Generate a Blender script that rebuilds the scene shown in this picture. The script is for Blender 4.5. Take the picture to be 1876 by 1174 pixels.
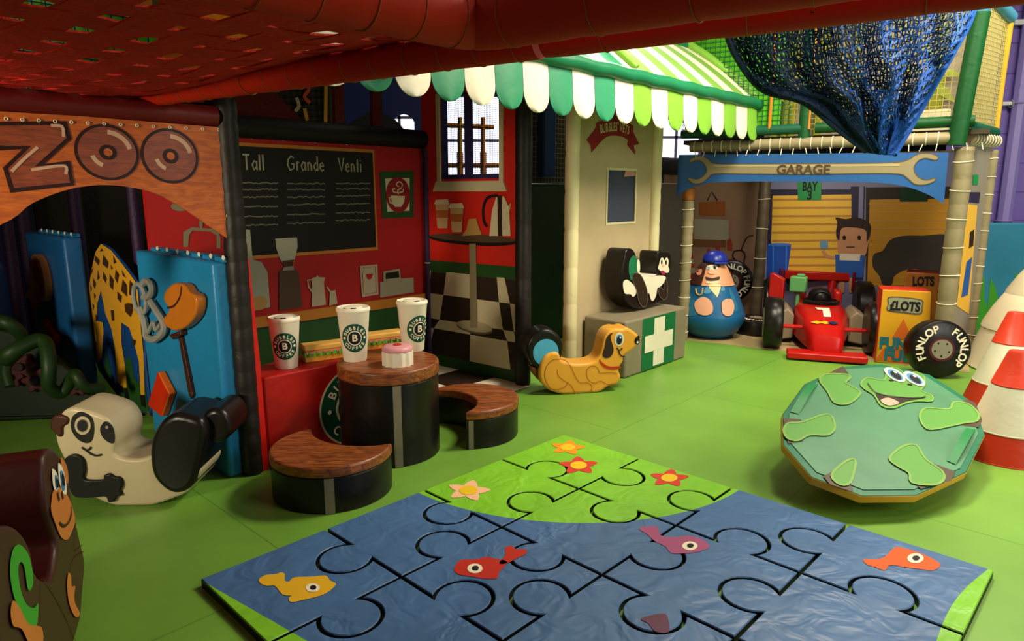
import bpy, bmesh, math, random
from math import sin, cos, pi, radians
from mathutils import Vector, Matrix
from mathutils.bvhtree import BVHTree
random.seed(7)
S = bpy.context.scene
for o in list(bpy.data.objects): bpy.data.objects.remove(o)

# ------------------------------------------------------------------ camera, world, lights, exposure
CF, CT, CH = 1240.0, radians(10.75), 1.5
cd = bpy.data.cameras.new('camera'); cam = bpy.data.objects.new('camera', cd)
S.collection.objects.link(cam); S.camera = cam
cd.sensor_width = 36; cd.lens = CF/1876*36; cd.clip_start = .05; cd.clip_end = 100
cam.location = (0, 0, CH); cam.rotation_euler = (radians(90)-CT, 0, 0)
S.view_settings.view_transform = 'Standard'; S.view_settings.look = 'None'
S.view_settings.exposure = 0.0; S.view_settings.gamma = 1.0; S.view_settings.use_curve_mapping = False
W = bpy.data.worlds.new('world'); S.world = W; W.use_nodes = True
W.node_tree.nodes['Background'].inputs[0].default_value = (1.0, .9, .75, 1)
W.node_tree.nodes['Background'].inputs[1].default_value = 0.12

def area(name, loc, size, power, col, target=None, sy=None):
    l = bpy.data.lights.new(name, 'AREA'); l.energy = power; l.color = col; l.size = size
    l.shape = 'RECTANGLE'; l.size_y = sy or size
    o = bpy.data.objects.new(name, l); S.collection.objects.link(o); o.location = loc
    if target is not None:
        o.rotation_euler = (Vector(target)-Vector(loc)).to_track_quat('-Z', 'Y').to_euler()
    return o
WARM = (1.0, .90, .70)
area('hall_lamp_middle', (1.95, 4.2, 3.7), .8, 180, WARM)
area('hall_lamp_right', (3.9, 4.3, 4.0), 1.1, 175, WARM)
area('hall_lamp_far', (1.6, 8.4, 4.4), 1.2, 110, WARM)
area('hall_lamp_near', (3.2, 1.8, 4.4), .9, 35, WARM)
area('hall_lamp_left', (-2.6, 2.4, 4.4), .9, 12, (1.0, .72, .42))
zl = area('zoo_fill_light', (-3.3, -.6, 1.7), .6, 21, (1.0, .86, .62), target=(-2.1, 4.1, 1.0)); zl.data.spread = radians(55)  # added fill, no real lamp: brightens the zoo mats and giraffe
area('garage_fill_light', (2.72, 6.45, 1.80), .35, 9, (1.0, .92, .75), target=(3.35, 7.4, .9))  # added fill under the deck to brighten the shutters, no real lamp
area('right_fill_light', (5.0, .2, 2.6), 2.4, 130, (1.0, .95, .86), target=(2.9, 7.0, 1.0))  # added soft fill aimed into the garage, no window stands there

# ------------------------------------------------------------------ geometry helpers
_c, _s = cos(CT), sin(CT)
def ray(u, v):
    p = (u-938)/CF; q = (v-587)/CF
    return Vector((p, _c-q*_s, -_s-q*_c))
def zpt(u, v, z=0.0):                       # where the sight line meets height z
    r = ray(u, v); k = (z-CH)/r.z
    return r*k + Vector((0, 0, CH))
class Frame:                                # an upright (or any) plane: origin, x, y, outward normal
    def __init__(s, o, x, y=(0, 0, 1)):
        s.o = Vector((o[0], o[1], o[2] if len(o) > 2 else 0)); x = Vector((x[0], x[1], x[2] if len(x) > 2 else 0))
        s.x = x.normalized(); s.y = Vector(y).normalized(); s.n = s.x.cross(s.y).normalized()
    def at(s, a, b, off=0.0): return s.o + s.x*a + s.y*b + s.n*off
    def hit(s, u, v):
        r = ray(u, v); c0 = Vector((0, 0, CH)); k = (s.o-c0).dot(s.n)/r.dot(s.n)
        d = c0+r*k-s.o
        return (d.dot(s.x), d.dot(s.y))
    def px(s, pts): return [s.hit(u, v) for u, v in pts]
FLOORF = Frame((0, 0, 0), (1, 0, 0), (0, 1, 0))
def zm(ox, oy, sc, pts): return [(ox+x/sc, oy+y/sc) for x, y in pts]
def smooth(pts, n=4, closed=True):          # Catmull-Rom through the points
    out = []; m = len(pts)
    rng = range(m if closed else m-1)
    for i in rng:
        if closed: p = [pts[(i+k-1) % m] for k in range(4)]
        else: p = [pts[min(max(i+k-1, 0), m-1)] for k in range(4)]
        for j in range(n):
            t = j/n; t2 = t*t; t3 = t2*t
            out.append(tuple(.5*((2*p[1][d])+(-p[0][d]+p[2][d])*t+(2*p[0][d]-5*p[1][d]+4*p[2][d]-p[3][d])*t2+(-p[0][d]+3*p[1][d]-3*p[2][d]+p[3][d])*t3) for d in range(len(p[0]))))
    if not closed: out.append(tuple(pts[-1]))
    return out
def ell(cx, cy, rx, ry, n=28, rot=0, a0=0, a1=2*pi):
    full = abs(a1-a0-2*pi) < 1e-6
    m = n if full else n+1
    o = []
    for i in range(m):
        a = a0+(a1-a0)*i/n; x = rx*cos(a); y = ry*sin(a)
        o.append((cx+x*cos(rot)-y*sin(rot), cy+x*sin(rot)+y*cos(rot)))
    return o
def area2(p): return sum(p[i][0]*p[(i+1) % len(p)][1]-p[(i+1) % len(p)][0]*p[i][1] for i in range(len(p)))/2

class MB:
    def __init__(s): s.v = []; s.f = []; s.m = []; s.mats = []; s.uv = {}
    def mi(s, m):
        if m not in s.mats: s.mats.append(m)
        return s.mats.index(m)
    def face(s, idx, m): s.f.append(tuple(idx)); s.m.append(s.mi(m))
    def poly(s, pts, m):
        b = len(s.v); s.v += [tuple(p) for p in pts]; s.face(range(b, b+len(pts)), m)
    def pl(s, F, pts, m, off=.002):          # flat polygon on a frame, facing outward
        if area2(pts) < 0: pts = pts[::-1]
        s.poly([F.at(a, b, off) for a, b in pts], m)
    def stroke(s, F, pts, w, m, off=.003, closed=False):
        n = len(pts)
        if closed: pts = pts+[pts[0]]; n += 1
        L = []; R = []
        for i in range(n):
            a = pts[max(i-1, 0)]; b = pts[min(i+1, n-1)]
            if closed and i in (0, n-1): a = pts[-2]; b = pts[1]
            dx, dy = b[0]-a[0], b[1]-a[1]; l = math.hypot(dx, dy) or 1
            L.append((pts[i][0]-dy/l*w/2, pts[i][1]+dx/l*w/2)); R.append((pts[i][0]+dy/l*w/2, pts[i][1]-dx/l*w/2))
        for i in range(n-1): s.poly([F.at(*R[i], off), F.at(*R[i+1], off), F.at(*L[i+1], off), F.at(*L[i], off)], m)
    def box(s, c, sz, m, X=(1, 0, 0), Y=(0, 1, 0), Zd=(0, 0, 1)):
        c = Vector(c); X = Vector(X)*sz[0]/2; Y = Vector(Y)*sz[1]/2; Zd = Vector(Zd)*sz[2]/2
        b = len(s.v)
        for k in (-1, 1):
            for j in (-1, 1):
                for i in (-1, 1): s.v.append(tuple(c+X*i+Y*j+Zd*k))
        for q in ((0, 2, 3, 1), (4, 5, 7, 6), (0, 1, 5, 4), (2, 6, 7, 3), (0, 4, 6, 2), (1, 3, 7, 5)): s.face([b+i for i in q], m)
    def fbox(s, F, a0, a1, b0, b1, o0, o1, m):     # box in frame coordinates
        s.box(F.at((a0+a1)/2, (b0+b1)/2, (o0+o1)/2), (abs(a1-a0), abs(b1-b0), abs(o1-o0)), m, F.x, F.y, F.n)
    def prism(s, F, pts, o0, o1, m, side=None, cap2=None):  # polygon between offsets o0 (back) and o1 (front)
        if area2(pts) < 0: pts = pts[::-1]
        n = len(pts); b = len(s.v)
        s.v += [tuple(F.at(x, y, o1)) for x, y in pts]+[tuple(F.at(x, y, o0)) for x, y in pts]
        s.face(range(b, b+n), m); s.face(range(b+2*n-1, b+n-1, -1), cap2 or m)
        for i in range(n):
            j = (i+1) % n; s.face((b+i, b+n+i, b+n+j, b+j), side or m)
    def tube(s, path, r, m, seg=8, caps=True, rf=None):
        P = [Vector(p) for p in path]; n = len(P); b = len(s.v)
        t0 = (P[1]-P[0]).normalized(); up = Vector((0, 0, 1)) if abs(t0.z) < .9 else Vector((1, 0, 0))
        x = t0.cross(up).normalized()
        for i in range(n):
            t = (P[min(i+1, n-1)]-P[max(i-1, 0)]).normalized()
            x = (x-t*x.dot(t)).normalized(); y = t.cross(x)
            rr = r if rf is None else rf(i/(n-1))
            for k in range(seg):
                a = 2*pi*k/seg; s.v.append(tuple(P[i]+(x*cos(a)+y*sin(a))*rr))
        for i in range(n-1):
            for k in range(seg):
                k2 = (k+1) % seg; s.face((b+i*seg+k, b+i*seg+k2, b+(i+1)*seg+k2, b+(i+1)*seg+k), m)
        if caps:
            s.face([b+k for k in range(seg)][::-1], m); s.face([b+(n-1)*seg+k for k in range(seg)], m)
    def ring(s, c, ax, R, r, m, seg=14, s2=5):
        c = Vector(c); ax = Vector(ax).normalized(); u_ = ax.orthogonal().normalized(); w = ax.cross(u_); b = len(s.v)
        for i in range(seg):
            d = u_*cos(2*pi*i/seg)+w*sin(2*pi*i/seg)
            for k in range(s2): s.v.append(tuple(c+d*(R+r*cos(2*pi*k/s2))+ax*(r*sin(2*pi*k/s2))))
        for i in range(seg):
            for k in range(s2):
                i2 = (i+1) % seg; k2 = (k+1) % s2
                s.face((b+i*s2+k, b+i2*s2+k, b+i2*s2+k2, b+i*s2+k2), m)
    def lathe(s, c, prof, m, seg=32, ax=(0, 0, 1), mf=None, sx=1, phase=0):
        c = Vector(c); ax = Vector(ax).normalized()
        u_ = Vector((1, 0, 0)) if abs(ax.x) < .9 else Vector((0, 1, 0)); u_ = (u_-ax*u_.dot(ax)).normalized(); w = ax.cross(u_); b = len(s.v)
        n = len(prof)
        for r, z in prof:
            for k in range(seg):
                a = phase+2*pi*k/seg; s.v.append(tuple(c+ax*z+(u_*cos(a)*sx+w*sin(a))*max(r, 1e-4)))
        for i in range(n-1):
            mm = mf(i) if mf else m
            for k in range(seg):
                k2 = (k+1) % seg; s.face((b+i*seg+k, b+i*seg+k2, b+(i+1)*seg+k2, b+(i+1)*seg+k), mm)
        s.face([b+k for k in range(seg)][::-1], mf(0) if mf else m); s.face([b+(n-1)*seg+k for k in range(seg)], mf(n-2) if mf else m)
    def tris(s, data, fn, m):
        vs, fs = data; b = len(s.v); s.v += [tuple(fn(x, y)) for x, y in vs]
        for f in fs: s.face([b+i for i in f], m)
    def build(s, name, parent=None, bevel=0, seg=2, sm=True, angle=40):
        me = bpy.data.meshes.new(name); me.from_pydata(s.v, [], s.f)
        for m in s.mats: me.materials.append(m)
        me.polygons.foreach_set('material_index', s.m)
        if s.uv:
            ul = me.uv_layers.new(name='UVMap')
            for l in me.loops: ul.data[l.index].uv = s.uv.get(l.vertex_index, (0, 0))
        me.update()
        if sm:
            me.polygons.foreach_set('use_smooth', [True]*len(me.polygons)); me.set_sharp_from_angle(angle=radians(angle))
        o = bpy.data.objects.new(name, me); S.collection.objects.link(o)
        if parent:
            o.parent = parent; o.matrix_parent_inverse = parent_inv(parent)
        else:                                   # a thing of one mesh gets its origin at its base
            xs = [v[0] for v in s.v]; ys = [v[1] for v in s.v]; zs = [v[2] for v in s.v]
            base = Vector(((min(xs)+max(xs))/2, (min(ys)+max(ys))/2, min(zs)))
            me.transform(Matrix.Translation(-base)); o.location = base
        if bevel:
            b = o.modifiers.new('bevel', 'BEVEL'); b.width = bevel; b.segments = seg; b.limit_method = 'ANGLE'; b.angle_limit = radians(40)
            b.harden_normals = False
        return o
def parent_inv(p):
    M = Matrix.Translation(p.location)@p.rotation_euler.to_matrix().to_4x4()
    return M.inverted()
def tag(o, label, cat=None, group=None, kind=None):
    o['label'] = label
    if cat: o['category'] = cat
    if group: o['group'] = group
    if kind: o['kind'] = kind
    return o
def thing(name, loc, label, cat, group=None):
    o = bpy.data.objects.new(name, None); S.collection.objects.link(o); o.location = loc; o.empty_display_size = .1
    return tag(o, label, cat, group)
def struct(o): o['kind'] = 'structure'; return o
def copy_thing(root, loc, rz, label=None):
    def rec(o, par):
        c = o.copy(); S.collection.objects.link(c)
        if par is not None: c.parent = par
        for ch in [k for k in bpy.data.objects if k.parent == o]: rec(ch, c)
        return c
    r = rec(root, None); r.location = loc; r.rotation_euler = (0, 0, rz)
    if label: r['label'] = label
    return r
def fill2d(pts, maxlen=None):               # triangulated, subdivided polygon for wrapping on curved surfaces
    from mathutils.geometry import tessellate_polygon
    bm = bmesh.new(); vs = [bm.verts.new((x, y, 0)) for x, y in pts]
    for t in tessellate_polygon([[Vector((x, y, 0)) for x, y in pts]]):
        p = [pts[k] for k in t]; ar = (p[1][0]-p[0][0])*(p[2][1]-p[0][1])-(p[1][1]-p[0][1])*(p[2][0]-p[0][0])
        try: bm.faces.new([vs[k] for k in (t if ar > 0 else t[::-1])])
        except ValueError: pass
    if maxlen:
        for _ in range(5):
            es = [e for e in bm.edges if e.calc_length() > maxlen]
            if not es: break
            bmesh.ops.subdivide_edges(bm, edges=es, cuts=1); bmesh.ops.triangulate(bm, faces=bm.faces[:])
    bm.verts.ensure_lookup_table(); bm.verts.index_update()
    d = ([(v.co.x, v.co.y) for v in bm.verts], [[v.index for v in f.verts] for f in bm.faces]); bm.free(); return d
_tc = {}
def text2d(t, size=1.0, bold=0.0, align='CENTER', space=1.0):
    k = (t, bold, align, space)
    if k not in _tc:
        cu = bpy.data.curves.new('t', 'FONT'); cu.body = t; cu.size = 1; cu.align_x = align; cu.align_y = 'CENTER'; cu.offset = bold; cu.resolution_u = 3; cu.space_character = space
        ob = bpy.data.objects.new('t', cu); me = bpy.data.meshes.new_from_object(ob)
        _tc[k] = ([(v.co.x, v.co.y) for v in me.vertices], [list(p.vertices) for p in me.polygons])
        bpy.data.objects.remove(ob); bpy.data.meshes.remove(me); bpy.data.curves.remove(cu)
    vs, fs = _tc[k]
    return ([(x*size, y*size) for x, y in vs], fs)
def put_text(mb, t, size, fn, m, bold=0.0, sx=1.0, align='CENTER', space=1.0):
    vs, fs = text2d(t, size, bold, align, space); mb.tris(([(x*sx, y) for x, y in vs], fs), fn, m)
def arc_text(mb, t, size, R, a_mid, fn, m, bold=0.0, step=None, flip=False):   # letters standing round a circle; fn maps 2D to 3D
    n = len(t); st = step or size*.82/R
    for i, ch in enumerate(t):
        if ch == ' ': continue
        k = i-(n-1)/2
        a = a_mid-(k*st if not flip else -k*st)
        cx, cy = R*cos(a), R*sin(a); rot = a-pi/2 if not flip else a+pi/2
        vs, fs = text2d(ch, size, bold)
        mb.tris(([(cx+x*cos(rot)-y*sin(rot), cy+x*sin(rot)+y*cos(rot)) for x, y in vs], fs), fn, m)

# ------------------------------------------------------------------ materials (all procedural)
def lin(h):
    h = h.lstrip('#'); c = [int(h[i:i+2], 16)/255 for i in (0, 2, 4)]
    return tuple(x/12.92 if x <= .04045 else ((x+.055)/1.055)**2.4 for x in c)+(1,)
_mc = {}
def mat(name, hexc, rough=.5, bump=.0, bscale=14, var=.0, vscale=3, emit=0, spec=.3, metal=0, coat=0):
    if name in _mc: return _mc[name]
    m = bpy.data.materials.new(name); m.use_nodes = True; N = m.node_tree.nodes; L = m.node_tree.links
    b = N['Principled BSDF']; col = lin(hexc)
    b.inputs['Base Color'].default_value = col; b.inputs['Roughness'].default_value = rough
    b.inputs['Specular IOR Level'].default_value = spec; b.inputs['Metallic'].default_value = metal
    if coat: b.inputs['Coat Weight'].default_value = coat; b.inputs['Coat Roughness'].default_value = .25
    m.diffuse_color = col
    tc = N.new('ShaderNodeTexCoord')
    if bump:
        n = N.new('ShaderNodeTexNoise'); n.inputs['Scale'].default_value = bscale; n.inputs['Detail'].default_value = 3; n.inputs['Distortion'].default_value = .6
        L.new(tc.outputs['Object'], n.inputs['Vector'])
        p = N.new('ShaderNodeBump'); p.inputs['Strength'].default_value = bump; p.inputs['Distance'].default_value = .02
        L.new(n.outputs['Fac'], p.inputs['Height']); L.new(p.outputs['Normal'], b.inputs['Normal'])
    if var:
        n = N.new('ShaderNodeTexNoise'); n.inputs['Scale'].default_value = vscale; n.inputs['Detail'].default_value = 4
        L.new(tc.outputs['Object'], n.inputs['Vector'])
        r = N.new('ShaderNodeMapRange'); r.inputs[1].default_value = .3; r.inputs[2].default_value = .7; r.inputs[3].default_value = 1-var; r.inputs[4].default_value = 1+var
        L.new(n.outputs['Fac'], r.inputs[0])
        x = N.new('ShaderNodeMix'); x.data_type = 'RGBA'; x.blend_type = 'MULTIPLY'; x.inputs[0].default_value = 1
        x.inputs[6].default_value = col; L.new(r.outputs[0], x.inputs[7]); L.new(x.outputs[2], b.inputs['Base Color'])
    if emit: b.inputs['Emission Color'].default_value = col; b.inputs['Emission Strength'].default_value = emit
    _mc[name] = m; return m
def vinyl(name, h, r=.38, bump=.18, var=.06): return mat(name, h, r, bump, 9, var, 2.5)
def wood(name, h1, h2, scale=6, rot=(0, 0, 0), stretch=(1, 1, 8), rough=.4):
    m = bpy.data.materials.new(name); m.use_nodes = True; N = m.node_tree.nodes; L = m.node_tree.links; b = N['Principled BSDF']
    tc = N.new('ShaderNodeTexCoord'); mp = N.new('ShaderNodeMapping'); mp.inputs['Rotation'].default_value = rot; mp.inputs['Scale'].default_value = stretch
    n = N.new('ShaderNodeTexNoise'); n.inputs['Scale'].default_value = scale; n.inputs['Detail'].default_value = 5; n.inputs['Distortion'].default_value = 1.2
    r = N.new('ShaderNodeValToRGB'); r.color_ramp.elements[0].position = .35; r.color_ramp.elements[1].position = .68
    r.color_ramp.elements[0].color = lin(h1); r.color_ramp.elements[1].color = lin(h2)
    L.new(tc.outputs['Object'], mp.inputs[0]); L.new(mp.outputs[0], n.inputs['Vector']); L.new(n.outputs['Fac'], r.inputs[0]); L.new(r.outputs[0], b.inputs['Base Color'])
    b.inputs['Roughness'].default_value = rough
    return m

# ------------------------------------------------------------------ colours
red = vinyl('red_vinyl', 'a01410'); red_wall = mat('red_print', 'a81410', .6, .08, 6, .05); red_dk = vinyl('dark_red_vinyl', '5e0c0c', .5)
red_net = mat('red_webbing', 'c01c0c', .8, .3, 60, .12, 9); red_tube = mat('red_tube_vinyl', 'b8240e', .6, .15, 9, .06, spec=.15)
cord_o = mat('orange_cord', '94501c', .8); cord_w = mat('white_cord', 'd8d0b4', .8)
black = vinyl('black_vinyl', '15110f', .32, .15); blackp = mat('black_print', '0c0a0a', .6); black_pad = vinyl('black_padding', '1d1814', .5, .3)
white = vinyl('white_vinyl', 'e8e0c8', .4); whitep = mat('white_print', 'e6dcc2', .55); cream = vinyl('cream_vinyl', 'cfc29c', .5, .12, .08)
cream_post = vinyl('cream_padding', 'd6cc9c', .5, .2); green_dk = vinyl('dark_green_vinyl', '0c3c22', .4); green_print = mat('green_print', '1d4a18', .55)
teal_g = vinyl('teal_green_vinyl', '2f8a62', .4, .1); lime = vinyl('lime_vinyl', '78b038', .45, .1); green_tube = vinyl('green_tube_vinyl', '18704a', .35, .2)
green_post = vinyl('green_padding', '06481c', .55, .35); grass = mat('bright_green_panel', '5cbc18', .5, .1, 3, .1); green_logo = mat('logo_green', '0e4a34', .5)
blue = vinyl('blue_vinyl', '1f78a8', .38, .2); blue_dk = vinyl('deep_blue_vinyl', '123c78', .45); navy = mat('navy_mesh', '14204c', .7)
yellow = mat('yellow_print', 'd8a81c', .5); orange = mat('orange_print', 'd86418', .5); orange_v = vinyl('orange_vinyl', 'dc9c34', .35, .1)
brown = vinyl('brown_vinyl', '3c1e14', .42); brown_red = vinyl('reddish_brown_vinyl', '3a100c', .4); tanpad = vinyl('tan_padding', '8c8060', .5, .3)
greyv = vinyl('grey_vinyl', '8a8474', .5); purple = mat('purple_padding', '2c1438', .6, .3, 30); steelp = mat('steel_print', '8c8060', .5)
ledge = mat('light_wood_print', 'b87420', .5); skin = mat('skin_print', 'd89c78', .5); pinkp = mat('pink_print', 'c86c80', .5)
choc = mat('chocolate_print', '2c1c10', .6); darkmesh = mat('dark_brown_mesh', '1c140c', .8, .4, 60)
mblue = mat('workwear_blue_print', '2456a8', .5)

U = Vector((.678, .735, 0)); Nn = Vector((-.735, .678, 0))
A0 = Vector((-1.377, 3.469, 0)); B0 = Vector((.085, 5.19, 0))
V2 = Vector((.78, -.626, 0))
def FU(perp, k=0): return Frame(A0+Nn*perp+U*k, U)           # planes running with the shop line

# ------------------------------------------------------------------ setting
def floor_mat():
    m = bpy.data.materials.new('green_floor_vinyl'); m.use_nodes = True; N = m.node_tree.nodes; L = m.node_tree.links; b = N['Principled BSDF']
    tc = N.new('ShaderNodeTexCoord'); mp = N.new('ShaderNodeMapping'); mp.inputs['Rotation'].default_value = (0, 0, -radians(47.3)); mp.inputs['Location'].default_value = (.35, .62, 0)
    L.new(tc.outputs['Object'], mp.inputs[0])
    br = N.new('ShaderNodeTexBrick'); br.offset = .5; br.inputs['Scale'].default_value = 1; br.inputs['Brick Width'].default_value = 2.2; br.inputs['Row Height'].default_value = 1.18
    br.inputs['Mortar Size'].default_value = .004; br.inputs['Color1'].default_value = lin('6c9c36'); br.inputs['Color2'].default_value = lin('6e9e38'); br.inputs['Mortar'].default_value = lin('548a2c')
    L.new(mp.outputs[0], br.inputs[0])
    n = N.new('ShaderNodeTexNoise'); n.inputs['Scale'].default_value = 2.2; n.inputs['Detail'].default_value = 5; L.new(tc.outputs['Object'], n.inputs['Vector'])
    r = N.new('ShaderNodeMapRange'); r.inputs[1].default_value = .3; r.inputs[2].default_value = .7; r.inputs[3].default_value = .88; r.inputs[4].default_value = 1.1; L.new(n.outputs['Fac'], r.inputs[0])
    x = N.new('ShaderNodeMix'); x.data_type = 'RGBA'; x.blend_type = 'MULTIPLY'; x.inputs[0].default_value = 1
    L.new(br.outputs['Color'], x.inputs[6]); L.new(r.outputs[0], x.inputs[7]); L.new(x.outputs[2], b.inputs['Base Color'])
    b.inputs['Roughness'].default_value = .42
    p = N.new('ShaderNodeBump'); p.inputs['Strength'].default_value = .15; p.inputs['Distance'].default_value = .03; L.new(n.outputs['Fac'], p.inputs['Height']); L.new(p.outputs['Normal'], b.inputs['Normal'])
    return m
mb = MB(); mb.box((1.2, 5.6, -.05), (14.4, 15.2, .1), floor_mat()); struct(mb.build('floor'))
mb = MB(); mb.box((1.2, 5.6, 5.05), (14.4, 15.2, .1), mat('ceiling_paint', '3a352c', .9)); struct(mb.build('ceiling'))
# purple painted block wall at the right and hall walls
def block_mat(name, h1, h2):
    m = bpy.data.materials.new(name); m.use_nodes = True; N = m.node_tree.nodes; L = m.node_tree.links; b = N['Principled BSDF']
    tc = N.new('ShaderNodeTexCoord'); br = N.new('ShaderNodeTexBrick'); br.inputs['Scale'].default_value = 1; br.inputs['Brick Width'].default_value = .5; br.inputs['Row Height'].default_value = .3
    br.inputs['Mortar Size'].default_value = .006; br.inputs['Color1'].default_value = lin(h1); br.inputs['Color2'].default_value = lin(h1); br.inputs['Mortar'].default_value = lin(h2)
    mp = N.new('ShaderNodeMapping'); mp.inputs['Rotation'].default_value = (radians(90), 0, 0)
    L.new(tc.outputs['Object'], mp.inputs[0]); L.new(mp.outputs[0], br.inputs[0]); L.new(br.outputs['Color'], b.inputs['Base Color'])
    p = N.new('ShaderNodeBump'); p.inputs['Strength'].default_value = .5; p.inputs['Distance'].default_value = .01; p.invert = True; L.new(br.outputs['Fac'], p.inputs['Height']); L.new(p.outputs['Normal'], b.inputs['Normal'])
    b.inputs['Roughness'].default_value = .45; return m
mb = MB(); mb.box((6.55, 7.45, 2.5), (3.7, .2, 5), block_mat('purple_block', '7260ac', '54468e')); struct(mb.build('wall_right'))
wb = mat('hall_wall_paint', '14161e', .9)
# back wall with three window openings
WIN = [(-2.05, -1.5, 2.3, 3.0), (-1.25, -.02, 1.6, 3.0), (2.2, 3.0, 1.9, 2.8)]
def wall_with_openings(name, F, w0, w1, h, ops, m, t=.15, parent=None):
    mb = MB(); xs = sorted(ops)
    cur = w0
    for a0, a1, b0, b1 in xs:
        mb.fbox(F, cur, a0, 0, h, -t, 0, m)
        mb.fbox(F, a0, a1, 0, b0, -t, 0, m); mb.fbox(F, a0, a1, b1, h, -t, 0, m); cur = a1
    mb.fbox(F, cur, w1, 0, h, -t, 0, m)
    return mb.build(name, parent, sm=False)
FB = Frame((0, 11, 0), (1, 0, 0))
struct(wall_with_openings('wall_back', FB, -6, 8.4, 5, WIN, wb))
pane = mat('daylight_pane', 'e8ecff', .3, emit=2.6); wf = mat('window_frame_paint', '6c6488', .5)
for i, (a0, a1, b0, b1) in enumerate(WIN):
    mb = MB(); mb.fbox(FB, a0, a1, b0, b1, -.12, -.1, pane)
    o = struct(mb.build('window_%d' % (i+1)))
    fr = MB(); t = .04
    for q in ((a0, a0+t, b0, b1), (a1-t, a1, b0, b1), (a0, a1, b0, b0+t), (a0, a1, b1-t, b1), ((a0+a1)/2-.02, (a0+a1)/2+.02, b0, b1), (a0, a1, (b0+b1)/2-.02, (b0+b1)/2+.02)): fr.fbox(FB, *q, -.1, -.05, wf)
    fr.build('window_frame', o)
mb = MB(); mb.box((-5.95, 5.5, 2.5), (.1, 11, 5), wb); struct(mb.build('wall_left'))
mb = MB(); mb.box((8.35, 5.5, 2.5), (.1, 11, 5), mat('hall_side_paint', '6a5c94', .8)); struct(mb.build('wall_side'))
# pipes on the purple wall
for i, (v0, v1, name) in enumerate([(42, 36, 0), (190, 186, 0)]):
    F = Frame((0, 7.28, 0), (1, 0, 0)); a = F.hit(1835, v0); b = F.hit(1990, v1)
    mb = MB(); mb.tube([F.at(*a), F.at(*b)], .03 if i == 0 else .02, mat('white_pipe_paint', 'd8d4dc', .4)); mb.ring(F.at(a[0]+.1, a[1], 0), (1, 0, 0), .035, .008, mat('pipe_clip', '8c8898', .5))
    tag(mb.build('wall_pipe'), ['white horizontal pipe high on the purple block wall', 'thin white horizontal pipe lower on the purple block wall'][i], 'pipe')
F = Frame((0, 7.28, 0), (1, 0, 0)); a = F.hit(1866, 200)[0]
mb = MB(); mb.tube([F.at(a, .3), F.at(a, 4.9)], .07, vinyl('lilac_pipe_paint', '8478b8', .4)); [mb.ring(F.at(a, z), (0, 0, 1), .075, .01, vinyl('lilac_pipe_paint', '8478b8', .4)) for z in (1.2, 2.4, 3.6)]
tag(mb.build('drain_pipe'), 'wide lilac vertical pipe against the purple block wall', 'pipe')

# garage floor patch and cafe tiles (set into the floor)
G0 = Vector((1.811, 6.815, 0)); Gx = Vector((.846, -.533, 0)); Gb = Vector((.533, .846, 0))
beige = mat('beige_floor_vinyl', 'a89468', .5, .1, 5, .08)
FG = Frame(G0, Gx)
mb = MB(); gl0, gl1 = -.25, 2.42
mb.fbox(Frame((G0.x, G0.y, 0), Gx), gl0, gl1, .0, .006, -1.6, .0, beige)
o = mb.build('floor_garage'); o['kind'] = 'structure'
mb = MB(); tl = [whitep, choc]
Fc = Frame((A0.x, A0.y, .001), U, tuple(Nn)); mb.fbox(Fc, 0, 2.24, 0, 1.16, 0, .003, choc)
for i in range(5):
    for j in range(3):
        if (i+j) % 2 == 0: mb.pl(Fc, [(i*.45, j*.39), (min((i+1)*.45, 2.24), j*.39), (min((i+1)*.45, 2.24), (j+1)*.385), (i*.45, (j+1)*.385)], whitep, .0035)
o = mb.build('floor_cafe', sm=False); o['kind'] = 'structure'

# ------------------------------------------------------------------ padded posts and tubes
def post(x, y, z0, z1, r, m, label, seams=.2, name='padded_post', cord=None, foot=None, cat='post', group=None, lean=(0, 0), ncord=None):
    z = z0; prof = [(r*.9, z0)]
    while z < z1-1e-4:
        z2 = min(z+seams, z1); prof += [(r*.94, z+.004), (r, z+.03), (r, z2-.03), (r*.94, z2-.004)]; z = z2
    prof = [(a, b-z0) for a, b in prof]
    mb = MB(); ax = Vector((lean[0], lean[1], 1)).normalized()
    mb.lathe((x, y, z0), prof, m, 20, ax=ax)
    o = tag(mb.build(name, bevel=0), label, cat, group)
    if cord:
        cb = MB(); h = z1-z0; nn = ncord or int(h/.16)
        for i in range(nn): cb.ring(Vector((x, y, z0))+ax*(h*(i+.5)/nn), ax+Vector((random.uniform(-.12, .12), random.uniform(-.12, .12), 0)), r*1.02, .005, cord)
        cb.build('cord_lacing', o)
    if foot: fb = MB(); fb.lathe((x, y, z0), [(r*1.15, 0), (r*1.15, .1), (r*.95, .12)], foot, 20); fb.build('foot_pad', o)
    return o
post(A0.x-.035, A0.y-.005, 0, 1.98, .056, black_pad, 'thick black padded post between zoo arch and cafe', .115)
post(B0.x, B0.y, 0, 2.3, .062, black_pad, 'black padded post at the right end of the cafe window wall', .42)
c = A0+U*2.735; post(c.x, c.y, 0, 2.55, .058, cream_post, 'cream padded post at the left edge of the vet wall', .3)
c = A0+U*4.0; post(c.x, c.y, 0, 2.55, .05, cream_post, 'cream padded post at the right edge of the vet wall', .3)
gpl = FG.at(-.06, 0, .0); gpr = FG.at(FG.hit(1750, 420)[0], 0, .0)
post(gpl.x, gpl.y, 0, 1.42, .055, tanpad, 'tan corded post at the left of the garage opening', .12, cord=cord_w)
post(gpl.x, gpl.y, 1.42, 1.86, .055, vinyl('ochre_padding', 'a8641c', .5, .3), 'ochre padded sleeve above the left garage post', .2, cord=cord_o, ncord=2)
post(gpr.x, gpr.y, 0, 1.86, .07, tanpad, 'tan corded post at the right of the garage opening', .2, cord=cord_w, ncord=8)
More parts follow.
